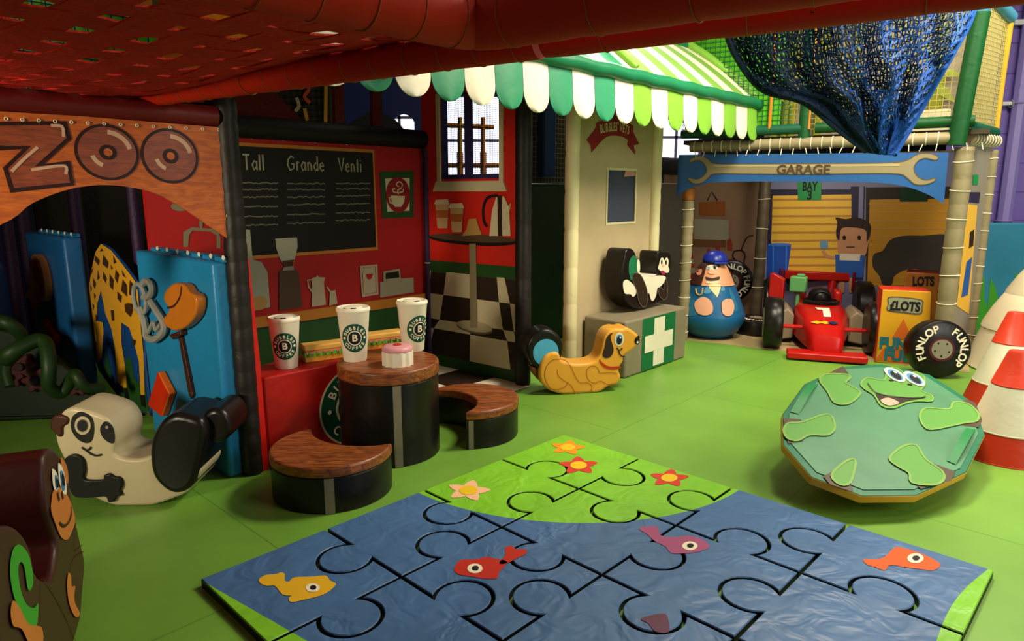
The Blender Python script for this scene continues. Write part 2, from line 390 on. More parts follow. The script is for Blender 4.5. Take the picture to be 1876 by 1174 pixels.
_g = Frame(FG.at(0, 0, -.95), Gx); gp = _g.at(_g.hit(1396, 420)[0], 0); post(gp.x, gp.y, 0, 1.9, .06, vinyl('brown_grey_padding', '4c4030', .5, .3), 'dark corded post standing inside the garage', .14, cord=cord_w, ncord=6)
Gs = Vector((.79, .61, 0)).normalized(); gq = gpr+Gs*.62
post(gq.x, gq.y, 0, 1.86, .045, tanpad, 'tan corded rear post of the garage side', .2, cord=cord_w, ncord=12, foot=black)
def longtube(p0, p1, r, m, label, name='padded_tube', cord=None, pitch=.15, seams=.5, sag=0, cr=.004, cat='padded tube', tilt=.0):
    p0 = Vector(p0); p1 = Vector(p1); n = max(8, int((p1-p0).length/.06)); mb = MB()
    P = [p0.lerp(p1, i/n)+Vector((0, 0, -sag*4*(i/n)*(1-i/n))) for i in range(n+1)]
    L = (p1-p0).length
    mb.tube(P, r, m, 20, rf=lambda t: r*(1-.05*math.exp(-((t*L/seams-round(t*L/seams))*18)**2)))
    o = tag(mb.build(name), label, cat)
    if cord:
        cb = MB(); nn = int(L/pitch); ax = (p1-p0).normalized()
        for i in range(nn): 
            t = (i+.5)/nn; cb.ring(p0.lerp(p1, t)+Vector((0, 0, -sag*4*t*(1-t))), ax+Vector((random.uniform(-.1, .1), random.uniform(-.1, .1), tilt)), r*1.01, cr, cord, 24)
        cb.build('cord_lacing', o)
    return o
# overhead red beam of two tubes and the tube that runs back over the camera
b0 = zpt(-160, 232, 1.93); b1 = zpt(1000, 72, 1.95); b2 = zpt(1900, -45, 1.95)
dirb = (b1-b0).normalized()
longtube(b0, b1-dirb*.02, .055, red_tube, 'thin red corded tube along the edge of the red webbing net', cord=cord_o, pitch=.14, cr=.0022)
longtube(b1, b2, .055, red_tube, 'red corded tube continuing right behind the thick red tube', cord=cord_o, pitch=.3, cr=.0022)
j = zpt(868, 42, 1.95)
longtube(j+dirb*.005, j+dirb*2.2, .075, red_tube, 'thick red corded tube overhead, right of the joint', cord=cord_o, pitch=.24, cr=.0018, seams=.3)
t1d = zpt(868, 42, 1.95)-zpt(430, -60, 1.95); t1d.normalize()
longtube(j-t1d*.01, j-t1d*1.1, .075, red_tube, 'thick red corded tube overhead, left of the joint', cord=cord_o, pitch=.13, cr=.0018, seams=.3)
# red webbing net: woven straps
net = thing('webbing_net', (-1.6, 2.4, 1.97), 'red woven webbing net stretched overhead at the upper left', 'net')
na = b1-Vector((0, 0, .0)); dv = dirb; du = Vector((-t1d.x, -t1d.y, 0)).normalized()
def netpt(a, b): 
    p = Vector((b1.x, b1.y, 0))-Vector((dv.x, dv.y, 0))*a+du*b
    p.z = 1.965+.035*sin(a*2.3+b*1.7)-.03*sin(b*3.1); return p
for kind in (0, 1):
    mb = MB(); w = .055
    for i in range(30 if kind == 0 else 22):
        q = .09+i*.165; m_ = 26
        if kind == 0 and q > 4.7: break
        if kind == 1 and q > 3.3: break
        seq = [k/m_*(3.3 if kind == 0 else 4.7) for k in range(m_+1)]
        A_, B_ = [], []
        for k, sx in enumerate(seq):
            w2 = w*(1+.12*sin(k*1.3+i)); lift = .004*(1 if (i+k) % 2 else -1)
            for arr, sgn in ((A_, -1), (B_, 1)):
                p = netpt(q+sgn*w2, sx) if kind == 0 else netpt(sx, q+sgn*w2)
                p.z += lift; arr.append(p)
        for k in range(m_):
            t_ = Vector((0, 0, .003)); c8 = [A_[k], B_[k], B_[k+1], A_[k+1]]
            mb.poly([p-t_ for p in c8][::-1], red_net); mb.poly([p+t_ for p in c8], red_net)
            mb.poly([A_[k]-t_, A_[k+1]-t_, A_[k+1]+t_, A_[k]+t_], red_net); mb.poly([B_[k]+t_, B_[k+1]+t_, B_[k+1]-t_, B_[k]-t_], red_net)
    mb.build('lengthwise_straps' if kind == 0 else 'crosswise_straps', net)

off_ = Vector((-dirb.y, dirb.x, 0)).normalized()
if off_.y < 0: off_ = -off_
FO = Frame(Vector((b1.x, b1.y, 0))+off_*.85-dirb*.9, (dirb.x, dirb.y, 0))
tp0 = thing('upper_play_wall', FO.at(-2, 2.2), 'coloured upper play wall glimpsed through the red webbing holes', 'play panel')
mb = MB(); mb.fbox(FO, -4.2, 0, 2.16, 2.62, -.05, 0, mat('amber_panel', 'f09820', .6)); mb.build('amber_band', tp0)
pc = ['1c4c8c', '1c7c44', 'c8b890', '1c4c8c', 'c87c2c', '24603c', '3868a8', 'b8a888', '1c4c8c', '3c8c3c', 'b06028', '24508c']
for i, h_ in enumerate(pc):
    mb = MB(); mb.fbox(FO, -4.2+i*.35, -4.2+(i+1)*.35-.01, 2.64, 3.9, -.05, 0, mat('play_panel_%s' % h_, h_, .6)); mb.build('coloured_board', tp0)

# ------------------------------------------------------------------ cafe
F1 = FU(1.18)                                   # back wall plane of the cafe
P1 = F1.px
o = thing('cafe_wall_panel', F1.at(1.0, 0), 'red printed cafe wall panel with a chalkboard menu and coffee pots', 'wall panel')
mb = MB(); mb.fbox(F1, -.03, 2.2, 0, 1.98, -.04, 0, red_wall); mb.build('panel_sheet', o, sm=False)
mb = MB(); q = P1([(437, 269), (683, 277), (690, 455), (420, 478)]); kl = F1.hit(428, 370)[0]; q[0] = (kl, q[1][1]); q[3] = (kl, q[2][1]); mb.pl(F1, q, mat('chalkboard', '14100c', .7), .004)
mb.stroke(F1, q, .028, ledge, .006, closed=True); cbm = mb.build('chalkboard', o)
chalk = mat('chalk', 'a09a80', .8); chalk2 = mat('chalk_line', '6c6858', .8)
def text_between(mb, F, t, pa, pb, h, m, off, bold=0):        # text whose middle line runs pa -> pb (pixels), height in metres
    a = F.hit(*pa); b = F.hit(*pb); vs, fs = text2d(t, 1, bold); x0 = min(v[0] for v in vs); x1 = max(v[0] for v in vs); y0 = min(v[1] for v in vs); y1 = max(v[1] for v in vs)
    sx = math.hypot(b[0]-a[0], b[1]-a[1])/(x1-x0); sy = h/(y1-y0); an = math.atan2(b[1]-a[1], b[0]-a[0])
    cx, cy = (a[0]+b[0])/2, (a[1]+b[1])/2
    def f(x, y):
        x = (x-(x0+x1)/2)*sx; y = (y-(y0+y1)/2)*sy; return F.at(cx+x*cos(an)-y*sin(an), cy+x*sin(an)+y*cos(an), off)
    mb.tris((vs, fs), f, m)
def hand_text(t, pa, pb, h):                                 # thin hand-drawn capitals as strokes
    G = {'T': [[(0, 1), (1, 1)], [(.5, 1), (.5, 0)]], 'a': [[(.9, .5), (.5, .62), (.1, .35), (.35, 0), (.9, .25)], [(.9, .6), (.9, 0)]], 'l': [[(.5, 1.05), (.5, 0)]],
         'G': [[(.95, .85), (.6, 1), (.15, .75), (.05, .35), (.35, 0), (.85, .12), (.95, .45), (.55, .45)]], 'r': [[(.3, .6), (.3, 0)], [(.3, .4), (.55, .62), (.85, .55)]],
         'n': [[(.15, .6), (.15, 0)], [(.15, .42), (.5, .62), (.8, .4), (.85, 0)]], 'd': [[(.85, 1.05), (.85, 0)], [(.85, .45), (.5, .6), (.1, .3), (.4, 0), (.85, .2)]],
         'e': [[(.1, .32), (.9, .36), (.6, .62), (.2, .5), (.12, .2), (.45, 0), (.9, .1)]], 'V': [[(0, 1), (.5, 0), (1, 1)]], 't': [[(.5, .95), (.5, 0)], [(.2, .62), (.85, .62)]], 'i': [[(.5, .6), (.5, 0)], [(.48, .82), (.52, .88)]]}
    a = F1.hit(*pa); b = F1.hit(*pb); n = len(t); W_ = b[0]-a[0]; y0 = (a[1]+b[1])/2
    wd = [{'l': .45, 'i': .45, 't': .65, 'r': .7, 'T': 1.1, 'G': 1.2, 'V': 1.1}.get(c_, .9) for c_ in t]; tot = sum(wd); x = a[0]
    for c_, w_ in zip(t, wd):
        w_ = w_/tot*W_
        for st in G[c_]: mbt.stroke(F1, [(x+w_*(.08+.8*p), y0+h*(q_-.45)) for p, q_ in st], .012, chalk, .009)
        x += w_
mbt = MB()
hand_text('Tall', (443, 300), (484, 298), .10); hand_text('Grande', (524, 300), (594, 302), .10); hand_text('Venti', (618, 303), (662, 304), .10)
mbt.build('menu_heading', cbm)
mb = MB(); rows = [(335, 336, 336), (347, 347, 346), (361, 361, 359), (379, 375, 374), (397, 393, 390), (413, 409, 404)]
for r_ in rows:
    for (x0, x1), y in zip(((443, 508), (525, 594), (614, 677)), r_):
        mb.stroke(F1, F1.px([(x0+(x1-x0)*t/24, y+(random.uniform(-1.3, 1.3) if t > 3 else 0)-(y-345)*.03*t/24) for t in range(25)]), .009, chalk2, .009)
mb.build('menu_lines', cbm)
# framed cup picture
mb = MB(); mb.pl(F1, P1([(695, 314), (757, 313), (757, 398), (700, 400)]), green_print, .006); mb.pl(F1, P1([(704, 327), (749, 326), (749, 386), (708, 388)]), cream, .010)
cpx = P1([(728, 357)])[0]; mb.pl(F1, ell(cpx[0], cpx[1], .125, .145), mat('maroon_print', '8c1418', .5), .012)
mb.pl(F1, P1([(714, 358), (740, 359), (738, 371), (733, 379), (722, 379), (716, 371)]), cream, .014); mb.stroke(F1, P1([(716, 361), (711, 363), (713, 371), (719, 373)]), .012, cream, .014)
for q in ([(728, 356), (727, 348), (733, 345), (735, 337), (729, 333), (724, 338), (729, 342)], [(727, 353), (720, 352), (717, 347), (722, 346)], [(729, 353), (736, 351), (737, 346)]): mb.stroke(F1, smooth(P1(q), 3, False), .01, cream, .014)
mb.build('cup_picture', o)
mb = MB()                                       # jars, grinder, coffee pots, poster, till
mb.pl(F1, P1([(440, 420), (457, 421), (462, 475), (478, 480), (489, 498), (494, 562), (440, 575)]), mat('jar_print', '9ca088', .5), .008)
mb.pl(F1, ell(*P1([(474, 555)])[0], .06, .05), mat('biscuit_print', 'b08848', .6), .010); mb.build('biscuit_jar_print', o)
mb = MB(); mb.pl(F1, P1([(503, 437), (543, 435), (544, 452), (538, 478), (533, 487), (521, 489), (512, 475), (505, 455)]), mat('hopper_print', 'a8a890', .5), .010)
mb.pl(F1, P1([(515, 478), (538, 475), (534, 487), (520, 489)]), mat('bean_print', '4c2c14', .7), .011)
mb.pl(F1, P1([(518, 489), (536, 487), (538, 494), (516, 496)]), mat('hopper_neck_print', '8c8478', .5), .012)
mb.pl(F1, P1([(510, 497), (516, 493), (540, 491), (546, 500), (553, 562), (510, 569)]), mat('grinder_print', '4c3824', .6), .010); mb.build('coffee_grinder_print', o)
mb = MB(); pot = mat('pot_print', 'b0a484', .5)
mb.pl(F1, P1([(570, 509), (578, 507), (580, 503), (582, 507), (594, 508), (592, 518), (596, 558), (570, 562)]), pot, .010); mb.stroke(F1, P1([(571, 512), (562, 513), (564, 525), (571, 535)]), .012, pot, .010)
mb.pl(F1, P1([(603, 533), (613, 531), (617, 556), (602, 560)]), pot, .010); mb.stroke(F1, P1([(604, 534), (600, 529), (598, 525)]), .012, pot, .010); mb.build('coffee_pot_print', o)
mb = MB(); mb.pl(F1, P1([(658, 487), (690, 484), (692, 539), (662, 544)]), pot, .010); mb.stroke(F1, P1([(662, 491), (686, 488), (688, 535), (665, 539)]), .006, red_wall, .011, closed=True)
mb.pl(F1, P1([(669, 502), (682, 501), (679, 510), (675, 512), (671, 510)]), red_wall, .012); mb.build('poster_print', o)
mb = MB(); mb.pl(F1, P1([(695, 517), (701, 516), (701, 497), (731, 492), (733, 510), (756, 508), (757, 535), (695, 545)]), mat('till_print', '9c9478', .5), .010)
mb.pl(F1, P1([(705, 500), (729, 496), (730, 508), (705, 511)]), mat('till_screen_print', '141c14', .4), .012); mb.build('till_print', o)
zl0, zl1 = P1([(690, 566)])[0][1], P1([(690, 549)])[0][1]
mb = MB(); mb.fbox(F1, .0, 2.19, zl0, zl1, 0, .03, ledge); mb.build('ledge', o); mb = MB(); mb.pl(F1, [(0, 0), (2.19, 0), (2.19, zl0), (0, zl0)], green_print, .004); mb.build('green_band', o)
mb = MB()
for i in range(6):
    a = F1.hit(460+i*58, 262+i*2.2); mb = MB(); mb.ring(F1.at(a[0], 1.86, .01), F1.n, .006, .002, cord_w, 8, 4); mb.build('eyelet', o)
# dark roll above the panel and the half-open upper red mesh
zt = 1.93
mb = MB(); mb.tube([F1.at(0, zt, .02), F1.at(2.24, zt, .02)], .075, blackp, 14); tag(mb.build('padded_beam'), 'long black padded beam above the red chalkboard panel', 'padded beam')
up = thing('upper_mesh_panel', F1.at(.8, 2.0), 'dark red mesh panel with a slanted edge above the cafe wall', 'mesh panel')
mb = MB(); rm = mat('red_mesh', '5c0c10', .8, .5, 70)
mb.prism(F1, P1([(400, 130), (470, 120), (492, 158), (556, 222), (765, 238), (765, 262), (400, 240)]), -.02, .0, rm)
mb.build('mesh_sheet', up)
for xa in (612, 681): 
    mb = MB(); mb.prism(F1, P1([(xa, 90), (xa+17, 90), (xa+18, 232), (xa+1, 231)]), -.03, .01, red_dk); mb.build('upright', up)
# small framed purple mesh strip in the corner of the cafe
mb = MB(); c = F1.at(2.185, 0, .05); mb.tube([c, c+Vector((0, 0, 1.85))], .028, purple, 10); mb.ring(c+Vector((0, 0, .9)), (0, 0, 1), .03, .004, cord_w)
tag(mb.build('corner_post'), 'thin dark purple post in the corner of the cafe', 'post')

# window wall (W2)
F2 = Frame(B0-V2*1.06, V2); P2 = F2.px
w2 = thing('window_wall_panel', F2.at(.5, 0), 'red printed panel with a real window, kettle and round bar table print', 'wall panel')
wq = P2([(808, 165), (918, 178), (918, 330), (806, 328)]); wa0, wa1, wb0, wb1 = wq[3][0], wq[2][0], wq[3][1], 2.28
mb = MB(); WO = 1.0
def w2sheet(mb, o0, o1, m):
    for q in ((-.02, wa0, 0, 2.42), (wa1, WO, 0, 2.42), (wa0, wa1, 0, wb0), (wa0, wa1, wb1, 2.42)): mb.fbox(F2, *q, o0, o1, m)
w2sheet(mb, -.03, 0, vinyl('bright_red_print', 'd02414', .5, .1)); mb.build('panel_sheet', w2, sm=False)
mb = MB()
for q in ((wa0-.02, wa0+.015, wb0-.03, wb1), (wa1-.01, wa1+.03, wb0-.03, wb1)): mb.fbox(F2, *q, 0, .015, cream)
mb.prism(F2, [(wa0-.07, wb0-.10), (wa1+.07, wb0-.10), (wa1+.03, wb0-.02), (wa0-.03, wb0-.02)], 0, .02, cream); mb.build('window_surround', w2)
pm = mat('purple_bar', '2c2858', .5); mb = MB(); am = (wa0+wa1)/2-.01
mb.fbox(F2, am-.045, am+.035, wb0, wb1, -.02, -.005, pm); mb.fbox(F2, wa0, wa1, wb0-.02, wb0+.035, -.02, -.005, pm); mb.build('mullion', w2)
def netting(mb, F, a0, a1, b0, b1, cell, r, m, off=0, jit=0):
    n = int((a1-a0)/cell); k = int((b1-b0)/cell)
    for i in range(n+1): a = a0+(a1-a0)*i/n; mb.fbox(F, a-r, a+r, b0, b1, off-r, off+r, m)
    for i in range(k+1): b = b0+(b1-b0)*i/k; mb.fbox(F, a0, a1, b-r, b+r, off-r, off+r, m)
mb = MB(); netting(mb, F2, wa0, wa1, wb0, wb1, .016, .0013, navy, -.015); mb.build('window_netting', w2, sm=False)
# printed bar table, cups, cake, kettle
mb = MB(); tb = P2([(787, 437), (948, 441)]); mb.pl(F2, ell((tb[0][0]+tb[1][0])/2, (tb[0][1]+tb[1][1])/2, (tb[1][0]-tb[0][0])/2, .045), blackp, .006); mb.pl(F2, ell((tb[0][0]+tb[1][0])/2, (tb[0][1]+tb[1][1])/2+.014, (tb[1][0]-tb[0][0])/2*.97, .032), mat('table_top_print', '54402c', .5), .008)
tc_ = steelp; mb.pl(F2, P2([(861, 446), (873, 446), (876, 600), (863, 600)]), tc_, .009); cpt = P2([(870, 600)])[0]; mb.pl(F2, ell(cpt[0], cpt[1], .20, .05), mat('table_foot_rim_print', '6c5c3c', .5), .0072); mb.pl(F2, ell(cpt[0], cpt[1]+.012, .195, .045), mat('table_foot_print', 'b0a484', .5), .0080); mb.build('bar_table_print', w2)
mb = MB(); cup_c = mat('cup_print', 'c09c6c', .5); slv = mat('sleeve_print', 'a85c28', .5)
for dx, dy in ((0, 0), (27, 7)):
    mb.pl(F2, P2([(799+dx, 372+dy), (824+dx, 372+dy), (821+dx, 418+dy), (803+dx, 418+dy)]), cup_c, .010+dx*.0001); mb.pl(F2, P2([(800+dx, 385+dy), (824+dx, 385+dy), (822+dx, 399+dy), (802+dx, 399+dy)]), slv, .011+dx*.0001)
    mb.pl(F2, P2([(797+dx, 374+dy), (800+dx, 366+dy), (822+dx, 365+dy), (826+dx, 374+dy)]), mat('cup_lid_print', 'd8c8a0', .5), .012+dx*.0001)
mb.build('takeaway_cup_print', w2)
mb = MB(); mb.pl(F2, P2([(848, 432), (856, 420), (860, 401), (874, 400), (878, 414), (884, 430)]), mat('cake_print', 'b8904c', .5), .010); mb.build('pastry_print', w2)
mb = MB(); kx = [(898, 432), (903, 385), (911, 360), (925, 360), (934, 380), (937, 432)]; mb.pl(F2, P2(kx), mat('kettle_print', 'd8c8a4', .4), .010); mb.pl(F2, P2([(913, 358), (921, 358), (922, 432), (914, 432)]), choc, .012)
mb.stroke(F2, smooth(P2([(913, 358), (895, 362), (887, 380), (888, 405), (894, 415)]), 4, False), .022, blackp, .013); mb.pl(F2, P2([(932, 378), (937, 371), (938, 374), (934, 390)]), cup_c, .009); mb.build('kettle_print', w2)
mb = MB(); mb.pl(F2, P2([(782, 476), (953, 489), (953, 514), (782, 497)]), green_print, .004)
mb.pl(F2, [(-.01, 0), (WO, 0), (WO, .10), (-.01, .10)], green_print, .004); mb.build('green_bands', w2)
mb = MB(); g0 = P2([(868, 503)])[0][1]; mb.pl(F2, [(-.01, .10), (WO, .10), (WO, g0), (-.01, g0)], choc, .0035)
rowsy = [g0, g0-.20, g0-.42, .33, .10]
edges = {0: [792, 820, 866, 911, 925], 1: [788, 814, 864, 915, 935], 2: [782, 806, 862, 922, 942], 3: [770, 795, 862, 930, 952], 4: [760, 785, 860, 936, 962]}
lines = []
for k, zz in enumerate(rowsy):
    lines.append([max(-.01, min(WO, F2.hit(x, 580)[0])) for x in edges[k]])
sqm = mat('check_light_print', 'd0c4a0', .55)
for k in range(4):
    L0 = [-.01]+lines[k]+[WO]; L1 = [-.01]+lines[k+1]+[WO]
    for i in range(6):
        if (i+k) % 2 == 0 and (L0[i+1]-L0[i] > .01 or L1[i+1]-L1[i] > .01): mb.pl(F2, [(L0[i], rowsy[k]), (L0[i+1], rowsy[k]), (L1[i+1]+1e-4, rowsy[k+1]), (L1[i], rowsy[k+1])], sqm, .005)
mb.build('chequered_floor_print', w2)

# counter in front of the cafe
FCt = FU(.0, .02); ct = thing('cafe_counter', FCt.at(.6, 0), 'low red shelf counter with a round green coffee logo, between black post and stump table', 'counter')
mb = MB(); mb.fbox(FCt, .04, 1.13, 0, .52, -.28, 0, vinyl('counter_red_vinyl', 'a0140e', .4)); mb.build('counter_block', ct, bevel=.012)
mb = MB(); mb.prism(FCt, [(0, 0), (.035, 0), (.028, .6), (.008, 1.16), (0, 1.16)], -.3, .004, vinyl('bright_red_vinyl', 'd01c10', .4)); mb.build('end_cheek', ct)
lc = FCt.hit(650, 742); R = .245; mb = MB()
def discs(mb, F, c, rs): 
    for k, (r_, m_) in enumerate(rs): mb.pl(F, ell(c[0], c[1], r_, r_, 40), m_, .003+k*.0015)
discs(mb, FCt, lc, [(R, cream), (R*.95, green_logo), (R*.55, cream), (R*.49, blackp)])
fn = lambda x, y: FCt.at(lc[0]+x, lc[1]+y, .012)
arc_text(mb, 'BUBBLES', .075, R*.74, pi/2, fn, whitep, .02); arc_text(mb, 'COFFEE', .075, R*.75, -pi/2, fn, whitep, .02, flip=True)
mb.tris(fill2d(ell(-R*.74, 0, .013, .013, 12)), fn, whitep); mb.tris(fill2d(ell(R*.74, 0, .013, .013, 12)), fn, whitep); put_text(mb, 'B', .15, fn, whitep, .03)
mb.build('logo', ct)

# ------------------------------------------------------------------ stump table and crescent stools
woodtop = wood('dark_wood_vinyl', '5c2c12', 'a05828', 9, (0, 0, .6), (1, 5, 5), .38)
def stump(name, c, outline, h, topt, stripes, label, cat, group=None):
    t = thing(name, (c[0], c[1], 0), label, cat, group); F = Frame((c[0], c[1], 0), (1, 0, 0), (0, 1, 0))
    mb = MB(); inset = [(x*.985, y*.985) for x, y in outline]
    mb.prism(F, inset, 0, h-topt, black); mb.build('base', t, bevel=.006)
    mb = MB(); mb.prism(F, outline, h-topt, h, woodtop); mb.build('top', t, bevel=.012, seg=3)
    for (x, y, nx, ny, w_) in stripes:
        tx, ty = -ny, nx; mb = MB(); mb.box((c[0]+x+nx*.001, c[1]+y+ny*.001, (h-topt)/2), (w_, .006, h-topt-.004), mat('grey_seam_tape', '7c7460', .5), (tx, ty, 0), (nx, ny, 0)); mb.build('seam_tape', t)
    return t
tr = .29; tcx = (-.715, 3.80)
ang = math.atan2(-.30, .075)
stump('stump_table', tcx, ell(0, 0, tr, tr, 56), .545, .075, [(tr*.985*cos(ang+.08), tr*.985*sin(ang+.08), cos(ang+.08), sin(ang+.08), .045)], 'round black stump table with a dark wood top', 'table')
def crescent(R_, r_, d, n=30):                 # outer circle R_, bitten by a circle r_ centred d away along +y
    yi = (R_*R_-r_*r_+d*d)/(2*d); xi = math.sqrt(max(R_*R_-yi*yi, 1e-6))
    a0 = math.atan2(yi, -xi); a1 = math.atan2(yi, xi)+2*pi
    if a0 < 0: a0 += 2*pi
    out = [(R_*cos(a0+(a1-a0)*i/n), R_*sin(a0+(a1-a0)*i/n)) for i in range(n+1)]
    b0_ = math.atan2(yi-d, xi); b1_ = math.atan2(yi-d, -xi)
    if b0_ > 0: b0_ -= 2*pi
    if b1_ > b0_: b1_ -= 2*pi
    inn = [(r_*cos(b0_+(b1_-b0_)*i/n), d+r_*sin(b0_+(b1_-b0_)*i/n)) for i in range(1, n)]
    return out+inn
def rot2(p, a): return [(x*cos(a)-y*sin(a), x*sin(a)+y*cos(a)) for x, y in p]
def aim(frm, to): return math.atan2(to[1]-frm[1], to[0]-frm[0])-pi/2
s1 = (-.92, 3.275); cr = rot2(crescent(.305, .335, .355), radians(-25)); Rr = .30
fa = math.atan2(2.957-s1[1], -.855-s1[0])
stump('crescent_stool', s1, cr, .235, .055, [(Rr*cos(fa), Rr*sin(fa), cos(fa), sin(fa), .045)], 'low crescent stool with wood top, nearest the puzzle mat', 'stool', 'crescent stools round the stump table')
s2 = (-.262, 4.10); cr = rot2(crescent(.305, .29, .275), radians(118))
fa = math.atan2(3.72-s2[1], -.235-s2[0])
stump('crescent_stool', s2, cr, .235, .055, [(Rr*cos(fa), Rr*sin(fa), cos(fa), sin(fa), .03)], 'low crescent stool with wood top, to the right behind the table', 'stool', 'crescent stools round the stump table')

# cups
def make_cup(loc, face, label, sc=1.0):
    x, y, z = loc; t = thing('takeaway_cup', loc, label, 'cup', 'giant takeaway coffee cups')
    H = .285*sc; r0, r1 = .062*sc, .086*sc
    mb = MB(); mb.lathe(loc, [(r0*.95, 0), (r0, .006), (r1*.985, H-.02), (r1, H-.018), (r1*1.04, H-.012), (r1*1.04, H), (r1*.97, H+.008), (r1*.9, H+.002), (r1*.55, H)], white, 40); mb.build('cup_body', t)
    mb = MB(); dxy = (cos(face)*r1*.6, sin(face)*r1*.6); mb.lathe((x, y, z+H+.001), [(r1*.55, 0), (r1*.55, .006), (r1*.5, .008)], white, 30); mb.build('lid', t)
    mb = MB(); mb.box((x+dxy[0]*1.1, y+dxy[1]*1.1, z+H+.006), (.03, .012, .006), choc, (-sin(face), cos(face), 0), (cos(face), sin(face), 0)); mb.build('sip_hole', t)
    mb = MB(); zc = .135*sc
    def fn_(off):
        def f(u_, v_):
            zz = zc+v_; rr = r0+(r1-r0)*zz/(H-.02)+off; a = face+u_/rr; return Vector((x+rr*cos(a), y+rr*sin(a), z+zz))
        return f
    R_ = .074*sc
    for k, (r_, m_) in enumerate([(R_, green_logo), (R_*.52, whitep), (R_*.45, blackp)]): mb.tris(fill2d(ell(0, 0, r_, r_*1.05, 36), .02), fn_(.0015+k*.001), m_)
    arc_text(mb, 'BUBBLES', .0255*sc, R_*.74, pi/2, fn_(.0045), whitep, .03); arc_text(mb, 'COFFEE', .0255*sc, R_*.76, -pi/2, fn_(.0045), whitep, .03, flip=True)
    for sg in (-1, 1): mb.tris(fill2d(ell(sg*R_*.76, 0, .008, .008, 12)), fn_(.0045), whitep)
    put_text(mb, 'B', .052*sc, fn_(.0045), whitep, .03); mb.build('logo', t)
    return t
def face_cam(p, d=0): return math.atan2(-p[1], -p[0])+d
p = FCt.at(.245, .52, -.12); make_cup((p.x, p.y, .52), face_cam(p, -.05), 'white coffee cup on the red counter, leftmost of the three')
p = zpt(651, 659, .545); make_cup((p.x, p.y, .545), face_cam(p, .02), 'white coffee cup on the stump table, left of the pink cake', 1.07)
p = zpt(757, 641, .545); make_cup((p.x, p.y, .545), face_cam(p, .55), 'white coffee cup at the back of the stump table, logo turned right', 1.07)
# cake
p = zpt(729, 667, .545); ck = thing('cake', (p.x, p.y, .545), 'small round cake in a white fluted case with pink icing', 'cake')
mb = MB(); n = 44; R_ = .084; mb.prism(Frame((p.x, p.y, .545), (1, 0, 0), (0, 1, 0)), [((R_+.004*cos(11*a))*cos(a), (R_+.004*cos(11*a))*sin(a)) for a in [2*pi*i/132 for i in range(132)]], 0, .08, white); mb.build('fluted_case', ck)
mb = MB(); mb.lathe((p.x, p.y, .623), [(R_*.98, 0), (R_*1.03, .01), (R_*1.0, .022), (R_*.85, .032), (R_*.3, .034)], vinyl('pink_vinyl', 'd8949c', .4), 40); mb.build('icing', ck)
mb = MB(); mb.lathe((p.x, p.y, .655), [(R_*.27, 0), (R_*.27, .006), (R_*.2, .009)], vinyl('cherry_vinyl', 'b03418', .4), 24); mb.build('jam_centre', ck)
# sandwiches
def sandwich(px, label, rz, L, far=-.13):
    p = FCt.at(px, .52, far); t = thing('sandwich', (p.x, p.y, .52), label, 'sandwich', 'long soft sandwiches on the counter')
    X = Vector((cos(rz), sin(rz), 0)); Y = Vector((-sin(rz), cos(rz), 0)); F = Frame((p.x, p.y, .52), X, Y)
    bread = vinyl('bread_vinyl', 'c89038', .45); o_ = [(-L/2, -.055), (L/2, -.055), (L/2-.02, .055), (-L/2, .055)]
    mb = MB(); mb.prism(F, o_, 0, .035, bread); mb.build('bottom_slice', t, bevel=.006)
    mb = MB(); wv = [(-L/2-.004+(L+.008)*i/24, -.060+.008*sin(i*2.1)) for i in range(25)]+[(L/2-.01, .05), (-L/2+.01, .05)]
    mb.prism(F, wv, .035, .062, vinyl('lettuce_vinyl', '5c9c20', .5)); mb.build('lettuce', t)
    mb = MB(); mb.prism(F, [(x*.97, y-.006 if y < 0 else y) for x, y in o_], .050, .066, vinyl('ham_vinyl', 'c87c68', .5)); mb.build('ham_slice', t)
    mb = MB(); mb.prism(F, o_, .066, .10, vinyl('top_bread_vinyl', 'd8a850', .45)); mb.build('top_slice', t, bevel=.008)
ru = math.atan2(U.y, U.x)
sandwich(.52, 'soft sandwich on the red counter, between the two left cups', ru-.25, .30); sandwich(.93, 'soft sandwich on the red counter, between the middle and right cups', ru-.25, .30)

# ------------------------------------------------------------------ zoo corner
FZ = FU(0, 0); PZ = FZ.px
zb = thing('zoo_banner', FZ.at(-.6, 1.3), 'wood-grain arched fabric banner with big ZOO lettering', 'banner')
wz = wood('wood_grain_print', 'a84c12', 'd06818', 5, (0, 0, 0), (2, 2, 12), .55)
archp = smooth([(-420, 560), (-200, 480), (0, 412), (60, 372), (130, 346), (200, 339), (275, 351), (330, 378), (380, 412), (416, 436)], 5, False)
top = [(413, 234), (300, 225), (150, 213), (0, 204), (-300, 180), (-420, 170)]
mb = MB(); mb.prism(FZ, PZ(archp+top), -.012, 0, wz); bn = mb.build('banner_sheet', zb)
lo = mat('letter_outline_print', '2c0804', .5); lf = wood('letter_fill_print', '742c0c', '9c4414', 5, (0, 0, 0), (2, 2, 12), .45); lh = mat('letter_shine_print', 'd0a488', .5)
Z1 = lambda pts: zm(0, 0, 2.931, pts)
mb = MB(); zp = PZ(Z1([(-60, 655), (355, 650), (382, 745), (235, 880), (375, 862), (398, 995), (55, 1035), (15, 900), (120, 800), (-60, 810)])); mb.pl(FZ, zp, lo, .003)
mb.pl(FZ, PZ(Z1([(-40, 675), (335, 672), (358, 738), (185, 893), (355, 880), (375, 980), (75, 1010), (42, 905), (165, 785), (-40, 780)])), lf, .005)
for st in ([(270, 675), (330, 680), (338, 735)], [(60, 920), (130, 850), (200, 790)], [(165, 912), (340, 890), (350, 935)]): mb.stroke(FZ, smooth(PZ(Z1(st)), 4, False), .012, lh, .007)
mb.build('letter_z', zb)
